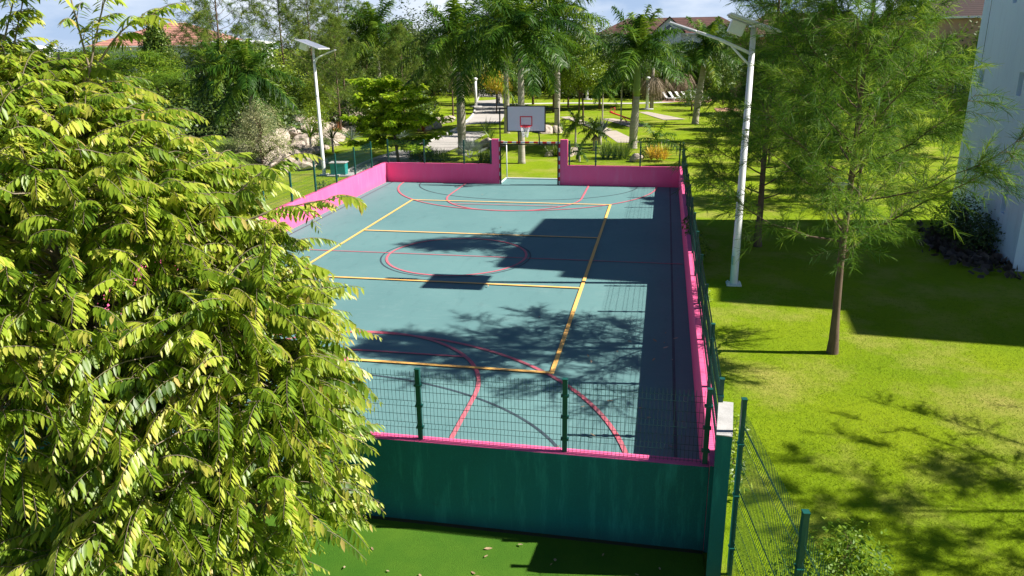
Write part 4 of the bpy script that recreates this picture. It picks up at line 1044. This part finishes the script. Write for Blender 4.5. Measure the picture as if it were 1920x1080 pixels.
for (x, y, rz, sc, lab) in [(-.2, 60, 40, 1.05, 'dense dark tree beyond the pale bushy tree'), (3.2, 64, 90, .95, 'dense dark tree left of the skirted fan palm'), (-8.4, 66, 150, 1.1, 'dense dark tree right of the far concrete path'), (-18.5, 60, 200, 1.15, 'dense dark tree left of the far concrete path'), (-23.5, 66, 260, 1.3, 'dense dark tree behind the dark palm'), (11.8, 78, 20, 1.0, 'dense dark tree behind the last sun lounger'), (16.2, 55, 300, .95, 'dense dark tree right of the brick terrace'), (13.6, 40, 75, .7, 'dense dark tree behind the leaning palm'), (5.6, 78, 110, .85, 'dense dark tree behind the white garden lamp')]:
    dup(dk, (x, y, -.05), R(rz), sc, lab)
sh_ = tree('lawn_shrub', (9.4, 58.5, 0), 'low rounded shrub casting a shadow on the far lawn', [(0, 0, 1.3, 1.7, 1.5, .6)], 160, 16, .4, .16, .5, 66, LF_BROAD, .8, .10, cat='bush')
dup(sh_, (11.4, 36.5, 0), R(40), .9, 'low shrub on the lawn beside the feathery trees')
yb = tree('yellow_green_bush', (-18.6, 29.5, .9), 'bright yellow green bush on the rock bank', [(0, 0, 1.0, 1.0, .9, 1.0)], 150, 16, .3, .14, .4, 67, LF_LIME, .4, .05, cat='bush')
dup(yb, (-33.5, 31.5, 1.3), R(120), 2.0, 'large yellow green bush above the leafy tree crown')
dup(yb, (-29.0, 44.0, 1.3), R(200), 2.1, 'tall yellow green bush under the airy casuarina')
dup(yb, (-21.5, 36.5, 1.3), R(20), 1.5, 'yellow green bush beside the orange leaved plant')
dup(yb, (-25.5, 43.5, 1.2), R(50), 1.4, 'yellow green bush before the casuarinas')
dup(yb, (-15.8, 35.5, .5), R(50), .8, 'yellow green bush behind the almond tree')

tree('golden_tree', (-10.3, 54.5, -.03), 'small tree with orange golden leaves beside the path', [(0, 0, 3.2, 1.3, 1.2, .9), (.7, 0, 2.6, .8, .8, .6)], 180, 16, .4, .2, .4, 69, LF_CROTON, 1.8, .07)
tree('dark_bush', (16.75, 3.3, -.03), 'dark leggy bush on the stone bed against the white building', [(0, 0, .7, .9, 1.0, .6), (-.1, .9, .8, .7, .8, .6), (.1, -.8, .6, .7, .7, .5), (-.2, .3, 1.35, .5, .6, .5)], 330, 14, .26, .12, .45, 70, LF_DARK, .3, .03, cat='bush', stems=3)
tree('corner_weed', (8.85, -15.2, -.45), 'leafy weed bush growing through the near mesh fence', [(-.05, 0, .55, .55, .75, .5), (.45, .35, .6, .45, .5, .5), (.2, -.7, .6, .6, .7, .55), (.35, .2, 1.05, .25, .25, .35)], 420, 13, (.18), .062, .48, 71, LF_FERN, .2, .015, cat='bush', stems=4, folded_=True)
wd_ = tree('wall_weed', (7.95, -12.2, -.2), 'low weed with pale leaves at the foot of the wall near its bare end', [(0, 0, .35, .25, .9, .35), (.1, .7, .5, .2, .4, .3)], 90, 12, .14, .085, .42, 72, LF_LIME, .15, .012, cat='weed', stems=2, folded_=True, group='weeds along the right wall')
dup(wd_, (7.95, 1.2, -.03), R(180), 1.0, 'flowering weed beside the fence opposite the street lamp')
dup(wd_, (7.9, -3.4, -.03), R(20), .5, 'small weed at the fence beside the building shadow')
tree('vine_sprig', (7.62, .9, 1.0), 'sprig of leaves poking through the fence onto the pink wall', [(-.05, 0, .18, .16, .3, .2), (0, -.8, .1, .1, .2, .14)], 22, 9, .10, .10, .5, 73, LF_BROAD, .1, .01, cat='plant', folded_=True)

hp = tree('low_plant', (-8.25, 12.6, -.03), 'low leafy plant beside the pink wall nearest the utility box', [(0, 0, .3, .35, .5, .3), (0, .5, .45, .3, .3, .3)], 60, 12, .2, .13, .3, 75, LF_BROAD, .15, .012, cat='plant', folded_=True, group='low plants along the sunlit wall')
for (y, s, lab) in [(10.9, .9, 'low leafy plant second along the pink wall'), (9.2, 1.1, 'low leafy plant third along the pink wall'), (7.3, .9, 'low leafy plant fourth along the pink wall'), (5.4, 1.0, 'low leafy plant along the pink wall nearest the leafy tree')]: dup(hp, (-8.25, y, -.03), R(y*50), s, lab)
for (x, y, s, lab) in [(-16.4, 20.6, .5, 'small dark shrub among the boulders left of the lamp'), (-16.9, 25.8, .6, 'shrub among the boulders right of the lamp'), (-17.6, 30.8, .6, 'shrub on the rock bank behind the agave'), (-18.2, 38.5, .7, 'shrub at the far end of the boulders')]: dup(sh_, (x, y, bankz(x, y)-.3), R(x*40), s, lab)
# undergrowth that reads as one mass
def undergrowth(name, pts, n, seed, leaf, hgt, ln, per=16):
    r = np.random.default_rng(seed); bl = []
    for (x, y, rx, ry) in pts: bl.append((x, y, (bankz(x, y) if x < -14 else 0)+hgt*.35, rx, ry, hgt*.75))
    lb = clumps(bl, n, per, .75, ln, .5, seed, shell=.1)
    o = lb.build(name, leaf); tag(o, None, None, None, 'stuff'); return o
undergrowth('undergrowth', [(-34, 44, 9, 9), (-29, 33, 7, 5), (-42, 56, 11, 9), (-26, 55, 7, 9), (-21, 42, 4, 6), (-23.5, 27, 4, 3), (-27, 21, 5, 4), (-33, 25, 6, 5), (-17.4, 46, 2.5, 7)], 2600, 80, LF_BROAD, 2.4, .30)
undergrowth('dark_undergrowth', [(-22, 20.5, 3.5, 3), (-27, 29, 5, 3), (-20.3, 26.5, 2, 2), (-19, 51, 3, 6)], 700, 81, LF_DARK, 2.0, .24)
def treeline(name, arcs, n, seed, leaf, hgt):
    r = np.random.default_rng(seed); bl = []
    for (x0, y0, x1, y1, m_, hf) in arcs:
        for i in range(m_):
            t = (i+r.uniform(0, 1))/m_; hh = hgt*hf*r.uniform(.65, 1.15)
            bl.append((x0+(x1-x0)*t+r.normal(0, 2), y0+(y1-y0)*t+r.normal(0, 3), hh*.45, r.uniform(2.5, 4.5), r.uniform(2.5, 4), hh*.55))
    lb = clumps(bl, n, 30, 1.15, .40, .5, seed, shell=.35)
    o = lb.build(name, leaf); tag(o, None, None, None, 'stuff')
treeline('distant_treeline', [(-120, 100, -62, 84, 14, .95), (-48, 88, -14, 96, 18, 1.5), (-14, 98, -5, 101, 8, 1.35), (-5, 102, 26, 108, 14, .95), (24, 92, 60, 74, 14, 1.0), (28, 62, 52, 46, 9, 1.0)], 4600, 82, LF_FAR, 7.4)
treeline('distant_woodland', [(-44, 70, -20, 84, 9, 1.25), (12, 84, 34, 72, 8, .85), (-18, 84, 4, 90, 8, 1.1), (30, 44, 40, 24, 6, 1.0), (-7, 82, 12, 86, 10, .78)], 2300, 83, LF_DARK, 6.8)

# ------------------------------------------------------------------ blades: agaves, yuccas, grass clumps, small palms, silver fan palm
def rosette(lb, c, n, L_, w, seed, e0=80, e1=10, curve=.25, twist=.1, v=(.2, .9)):
    r = np.random.default_rng(seed); i = np.arange(n); az = i*2.39996+r.normal(0, .15, n); el = np.radians(e0+(e1-e0)*(i/n)**.8+r.normal(0, 6, n))
    d = np.stack([np.cos(az)*np.cos(el), np.sin(az)*np.cos(el), np.sin(el)], -1); ln = L_*r.uniform(.75, 1.1, n)
    k = np.linspace(0, 1, 6)[None, :, None]; P = np.array(c)+d[:, None]*ln[:, None, None]*k-UP*ln[:, None, None]*curve*k**2.5*(1-np.sin(el)[:, None, None]*.6)
    strips(lb, P, nrm(np.cross(d, UP)+r.normal(0, twist, (n, 3))), w*.75, w, w*.06, r.uniform(*v, n))
X1 = dict(e0=85, e1=20, curve=.15)
def rosettes(name, loc, label, sets, leaf, cat='plant', stem=None, group=None):
    lb = LB(); root = empty(name, loc); tag(root, label, cat, group)
    for i, (c, n, L_, w, kw) in enumerate(sets): rosette(lb, c, n, L_, w, int(abs(loc[0]*37+loc[1]*11))+i*7+1, **kw)
    lb.build('leaves', leaf, root)
    if stem:
        mb = MB()
        for (p, q, r_) in stem: mb.tube([p, q], [r_, r_*.7], 7)
        mb.build('stem', PALMB, root)
    return root
rosettes('golden_cane_palm', (6.35, 22.6, -.03), 'yellow leaved cane palm clump behind the far wall', [((dx*.35, dy*.3, .1), 26, 1.25, .06, dict(e0=86, e1=25, curve=.5)) for dx in (-1, 0, 1.1) for dy in (-.6, .6)], LF_CROTON)
rosettes('blue_agave', (2.35, 29.5, -.03), 'blue grey agave left of the green crownshaft palm', [((0, 0, .75), 40, 1.35, .17, X1)], LF_AGAVE, stem=[((0, 0, -.05), (0, 0, .75), .16)])
rosettes('grass_clump', (3.75, 23.3, -.03), 'dense dark clump of upright grass blades on the lawn', [((dx*.45, dy*.35, 0), 34, 1.2, .035, dict(e0=88, e1=48, curve=.22)) for dx in (-1.5, -.8, 0, .8, 1.5) for dy in (-1, 0, 1)], LF_BROAD, 'grass')
for (x, y, s, lab) in [(-8.05, 21.6, 1.0, 'striped grass clump behind the left half of the far wall'), (-6.9, 21.2, .9, 'bushy grass clump beside the silver fan palm'), (-3.6, 21.3, .9, 'grass clump between the silver fan palm and the pillar'), (.25, 24.2, 1.05, 'dark grass clump behind the goal')]:
    rosettes('grass_clump', (x, y, -.03), lab, [((dx*.4, dy*.3, 0), 26, 1.05*s, .035, dict(e0=88, e1=35, curve=.3)) for dx in (-1.4, -.7, 0, .7, 1.4) for dy in (-1, 0, 1)], LF_BROAD, 'grass')
def silver_fan(loc, label):
    root = empty('silver_fan_palm', loc); tag(root, label, 'palm'); lb = LB(); r = np.random.default_rng(91)
    for i in range(11):
        az = i*2.39996; el = R(75-60*i/10); d = np.array([math.cos(az)*math.cos(el), math.sin(az)*math.cos(el), math.sin(el)]); c = d*.6
        tubes(lb, np.stack([np.zeros(3), c])[None], .02, .014, 5, .3); s = nrm(np.cross(d, UP)); k = 22; an = np.linspace(-1.3, 1.3, k)
        dd = nrm(d*np.cos(an)[:, None]+s*np.sin(an)[:, None]+UP*.05); ln = .72*np.cos(an*.4); k4 = np.array([0, .4, .75, 1.])[None, :, None]
        strips(lb, c+dd[:, None]*ln[:, None, None]*k4, nrm(np.cross(dd, np.cross(s, d)+r.normal(0, .15, (k, 3)))), .02, .06, .01, r.uniform(.1, .9, k))
    lb.build('leaves', LF_SILVER, root)
silver_fan((-5.0, 21.9, .1), 'silver white fan palm behind the far wall')
for (x, y, L_, st, leaf, lab) in [(-14.9, 24.0, 1.5, 1.0, LF_DARK, 'dark spiky yucca beside the far lamp pole'), (-15.2, 28.0, 1.3, .5, LF_AGAVE, 'grey spiky agave on the rock bank right of the lamp'), (-14.6, 18.3, 1.0, .1, LF_AGAVE, 'pale agave in front of the big boulders'), (-15.6, 22.2, 1.4, 1.3, LF_PALM, 'shaggy yucca left of the far lamp pole'), (-12.6, 31.5, 1.3, .2, LF_AGAVE, 'grey green agave at the edge of the grass strip'),
                                 (-6.6, 33.5, 1.5, .3, LF_DARK, 'dark spiky clump beside the path behind the hoop post'), (-5.6, 30.5, 1.1, .2, LF_BROAD, 'leafy spiky clump between path and hoop'), (-1.0, 36.0, 1.0, .3, LF_BROAD, 'spiky plant among the stones right of the hoop'), (-12.4, 36, 1.2, .2, LF_RED, 'rust coloured spiky plant at the edge of the rocks'), (-18.6, 33.5, 1.2, .2, LF_RED, 'orange leaved plant on the rock bank')]:
    z = bankz(x, y) if x < -14 else 0
    rosettes('spiky_plant', (x, y, z-.02), lab, [((0, 0, st), 44, L_, .07, dict(e0=85, e1=-10, curve=.25))], leaf, stem=[((0, 0, -.1), (0, 0, st+.05), .09)] if st > .3 else None)
def small_palm(loc, label, h_, fl, seed, nf=8, leaf=LF_PALM, skirt=False, **k):
    mb, sh, lb = palm_parts(h_, .3, fl, seed, nf=nf, r0=.06, nl=34, lw=.05, **k)
    root = empty('small_palm', loc); tag(root, label, 'palm'); mb.build('trunk', PALMB, root); sh.build('crownshaft', SHAFT, root); lb.build('crown', leaf, root)
    if skirt:
        d_ = LB(); r = np.random.default_rng(seed); dd = nrm(rand_dirs(70, r)*.6-UP*.9); ln = r.uniform(.3, .7, 70)
        strips(d_, np.array([.1, 0, h_])+dd[:, None]*ln[:, None, None]*np.array([0, .5, 1.])[None, :, None], nrm(np.cross(dd, rand_dirs(70, r))), .03, .06, .01, r.uniform(0, 1, 70)); d_.build('dead_fronds', LF_DEAD, root)
small_palm((6.2, 24.6, -.03), 'small arching palm between the golden croton and the lawn', .75, 2.1, 51, nf=8, lmin=-15, young=75)
small_palm((1.1, 25.6, -.03), 'young palm on a thin pale stem right of the goal pillar', 1.65, 1.25, 52, nf=10, lmin=-30, leaf=LF_BROAD)
small_palm((2.2, 26.6, -.03), 'young palm with a skirt of withered pinkish leaves', 1.1, 1.2, 53, nf=9, lmin=-30, leaf=LF_BROAD, skirt=True)
small_palm((1.75, 22.0, -.03), 'tiny feathery palm just behind the far fence', .35, .8, 54, nf=7)
small_palm((3.0, 43.6, -.03), 'slim young palm beside the red seesaw', 3.3, 1.9, 55, nf=9)
small_palm((1.6, 41.1, -.03), 'small dark crowned palm on a thin pole like stem', 2.9, 1.5, 56, nf=9)

# ------------------------------------------------------------------ rocks
def rock_mesh(seed):
    r = np.random.default_rng(seed); import bmesh
    bm = bmesh.new(); bmesh.ops.create_icosphere(bm, subdivisions=3, radius=1)
    ph = r.uniform(0, 6, (6, 3)); fr = r.uniform(1.2, 5.0, (6, 3))
    cuts = rand_dirs(7, r); lim = r.uniform(.55, .85, 7)
    for v in bm.verts:
        p = np.array(v.co); n = p/np.linalg.norm(p)
        for c, l in zip(cuts, lim):
            q = p@c
            if q > l: p = p-c*(q-l)*.85
        p = p*(1+.07*sum(math.sin(fr[k]@n*2+ph[k, 0]) for k in range(6))/2.2)+r.normal(0, .012, 3)
        v.co = p
    me = bpy.data.meshes.new('boulder'); bm.to_mesh(me); bm.free(); me.materials.append(ROCK); return me
RM = [rock_mesh(100+i) for i in range(6)]
rr = np.random.default_rng(5)
def boulder(x, y, z, s, label, group, k):
    o = bpy.data.objects.new('boulder', RM[k % 6]); C.objects.link(o); o.location = (x, y, z)
    o.rotation_euler = (rr.uniform(-.4, .4), rr.uniform(-.4, .4), rr.uniform(0, 6.28)); o.scale = (s*rr.uniform(.85, 1.3), s*rr.uniform(.85, 1.2), s*rr.uniform(.6, .85)); tag(o, label, 'rock', group)
boulder(-14.9, 16.6, .3, 1.0, 'large pale boulder in front of the silvery bush', 'pale boulders of the rock bank', 0)
boulder(-13.8, 17.3, .2, .75, 'pale boulder with a hollow beside the large one', 'pale boulders of the rock bank', 1)
boulder(-13.6, 19.3, .1, .5, 'low pale boulder at the edge of the grass strip', 'pale boulders of the rock bank', 2)
k = 3
for i in range(58):
    y = 16.5+i*.62+rr.normal(0, .5); e = -14.5-(y-16)*.235; row = i % 3; x = e-row*1.15+rr.normal(0, .25); s = rr.uniform(.45, .95)
    boulder(x, y, bankz(x, y)+s*.15, s, 'pale weathered boulder in the long rock bank behind the grass strip', 'pale boulders of the rock bank', k); k += 1
for x, y, s, lab in [(-2.6, 37.0, .75, 'dark stone at the foot of the pale palm trunk'), (-1.7, 37.4, .6, 'stone beside the pale palm trunk'), (-3.3, 37.9, .5, 'small stone left of the pale palm trunk'), (-5.2, 27.8, .6, 'stone beside the path behind the goal pillar'), (-4.4, 28.2, .45, 'small stone behind the goal pillar'), (.6, 24.3, .5, 'pink tinted stone right of the goal pillar'), (.9, 25.0, .55, 'pale stone behind the goal pillar on the lawn'), (5.1, 22.2, .45, 'pale stone beside the grass clump'), (-.4, 24.0, .35, 'grey stone in the grass behind the goal')]:
    boulder(x, y, .12, s, lab, None, k); k += 1
for x, y in [(-13, 38), (-12.4, 39.5), (-12.9, 41.5), (-13.3, 43.5), (-12.8, 45)]:
    boulder(x, y, .2, rr.uniform(.5, .8), 'pale rock edging the lawn beside the far path', 'rocks edging the far path', k); k += 1
# stone chips bed by the white building
lb = LB(); rs = np.random.default_rng(77); n = 900
Pc = np.stack([16.55+rs.normal(0, .45, n), 3.2+rs.normal(0, 1.2, n), rs.uniform(0, .22, n)], -1)
d = rand_dirs(n, rs); sd_ = rs.uniform(.06, .16, n)
for ax in range(3):
    e = np.roll(np.eye(3), ax, 0); a_, b_ = nrm(np.cross(d, e[0]+.3)), nrm(np.cross(d, e[1]+.2)); 
    V = np.stack([Pc-a_*sd_[:, None], Pc-b_*sd_[:, None], Pc+a_*sd_[:, None], Pc+b_*sd_[:, None]], 1); lb.add(V, np.arange(4*n).reshape(-1, 4))
tag(lb.build('stone_gravel', STONE), kind='stuff')

# ------------------------------------------------------------------ fallen leaves
def fallen_mesh(seed):
    r = np.random.default_rng(seed); lb = LB(); th = r.uniform(0, 6)
    folded(lb, np.array([[0, 0, .012]]), np.array([[1., 0, .05]]), np.array([[0, 0, 1.]]), [.15], [.055], [r.uniform(-.15, .1)], [r.uniform(.3, 1)])
    me = lb.mesh('fallen_leaf'); me.materials.append(leafmat('dry_leaf', [(0, (.30, .20, .10)), (1, (.55, .42, .30))], .8, .15, .1)); return me
FM = [fallen_mesh(i) for i in range(3)]
rf_ = np.random.default_rng(12)
def drop(n, x0, x1, y0, y1, z, lab, grp):
    for i in range(n):
        o = bpy.data.objects.new('fallen_leaf', FM[i % 3]); C.objects.link(o); s = rf_.uniform(.4, .95); o.scale = (s, s, s)
        o.location = (rf_.uniform(x0, x1), rf_.uniform(y0, y1), z); o.rotation_euler = (rf_.uniform(-.3, .3), rf_.uniform(-.3, .3), rf_.uniform(0, 6.28)); tag(o, lab, 'fallen leaf', grp)
drop(34, 1.5, 7.3, -16.0, -14.15, -.41, 'dry brown leaf fallen on the green turf', 'fallen leaves on the turf')
drop(22, 5.0, 7.3, -13.4, -6.0, .036, 'dry leaf fallen on the court near the shaded wall', 'fallen leaves on the court')
drop(8, -4, 5, -13, 12, .036, 'pale dry leaf lying out on the open court', 'pale leaves on the open court')

# grass blades on the near lawn
def blades():
    r = np.random.default_rng(33); n = 150000
    x = r.uniform(7.9, 16.5, n); y = r.uniform(-17.5, -2, n); keep = r.uniform(size=n) < np.clip(1.15-(y+17.5)/17, .2, 1); x, y = x[keep], y[keep]; n = len(x)
    z = gz(x, y)-.01; B = np.stack([x, y, z], -1); d = nrm(rand_dirs(n, r)*.7+UP*.8); ln = r.uniform(.03, .085, n)
    lb = LB(); k = np.array([0, .5, 1.])[None, :, None]; P = B[:, None]+d[:, None]*ln[:, None, None]*k-UP*ln[:, None, None]*.25*k**2
    patch = .5+.5*np.sin(x*1.7+np.sin(y*1.3)*1.5)*np.sin(y*1.9+np.cos(x*.9))
    strips(lb, P, nrm(np.cross(d, rand_dirs(n, r))), .006, .006, .001, np.clip(.25+.45*patch+.2*r.normal(size=n), 0, 1))
    m = leafmat('grass_blade', [(0, (.075, .15, .004)), (.6, (.19, .28, .008)), (1, (.34, .33, .07))], .7, .3, .15)
    tag(lb.build('lawn_grass_blades', m), kind='stuff')
blades()
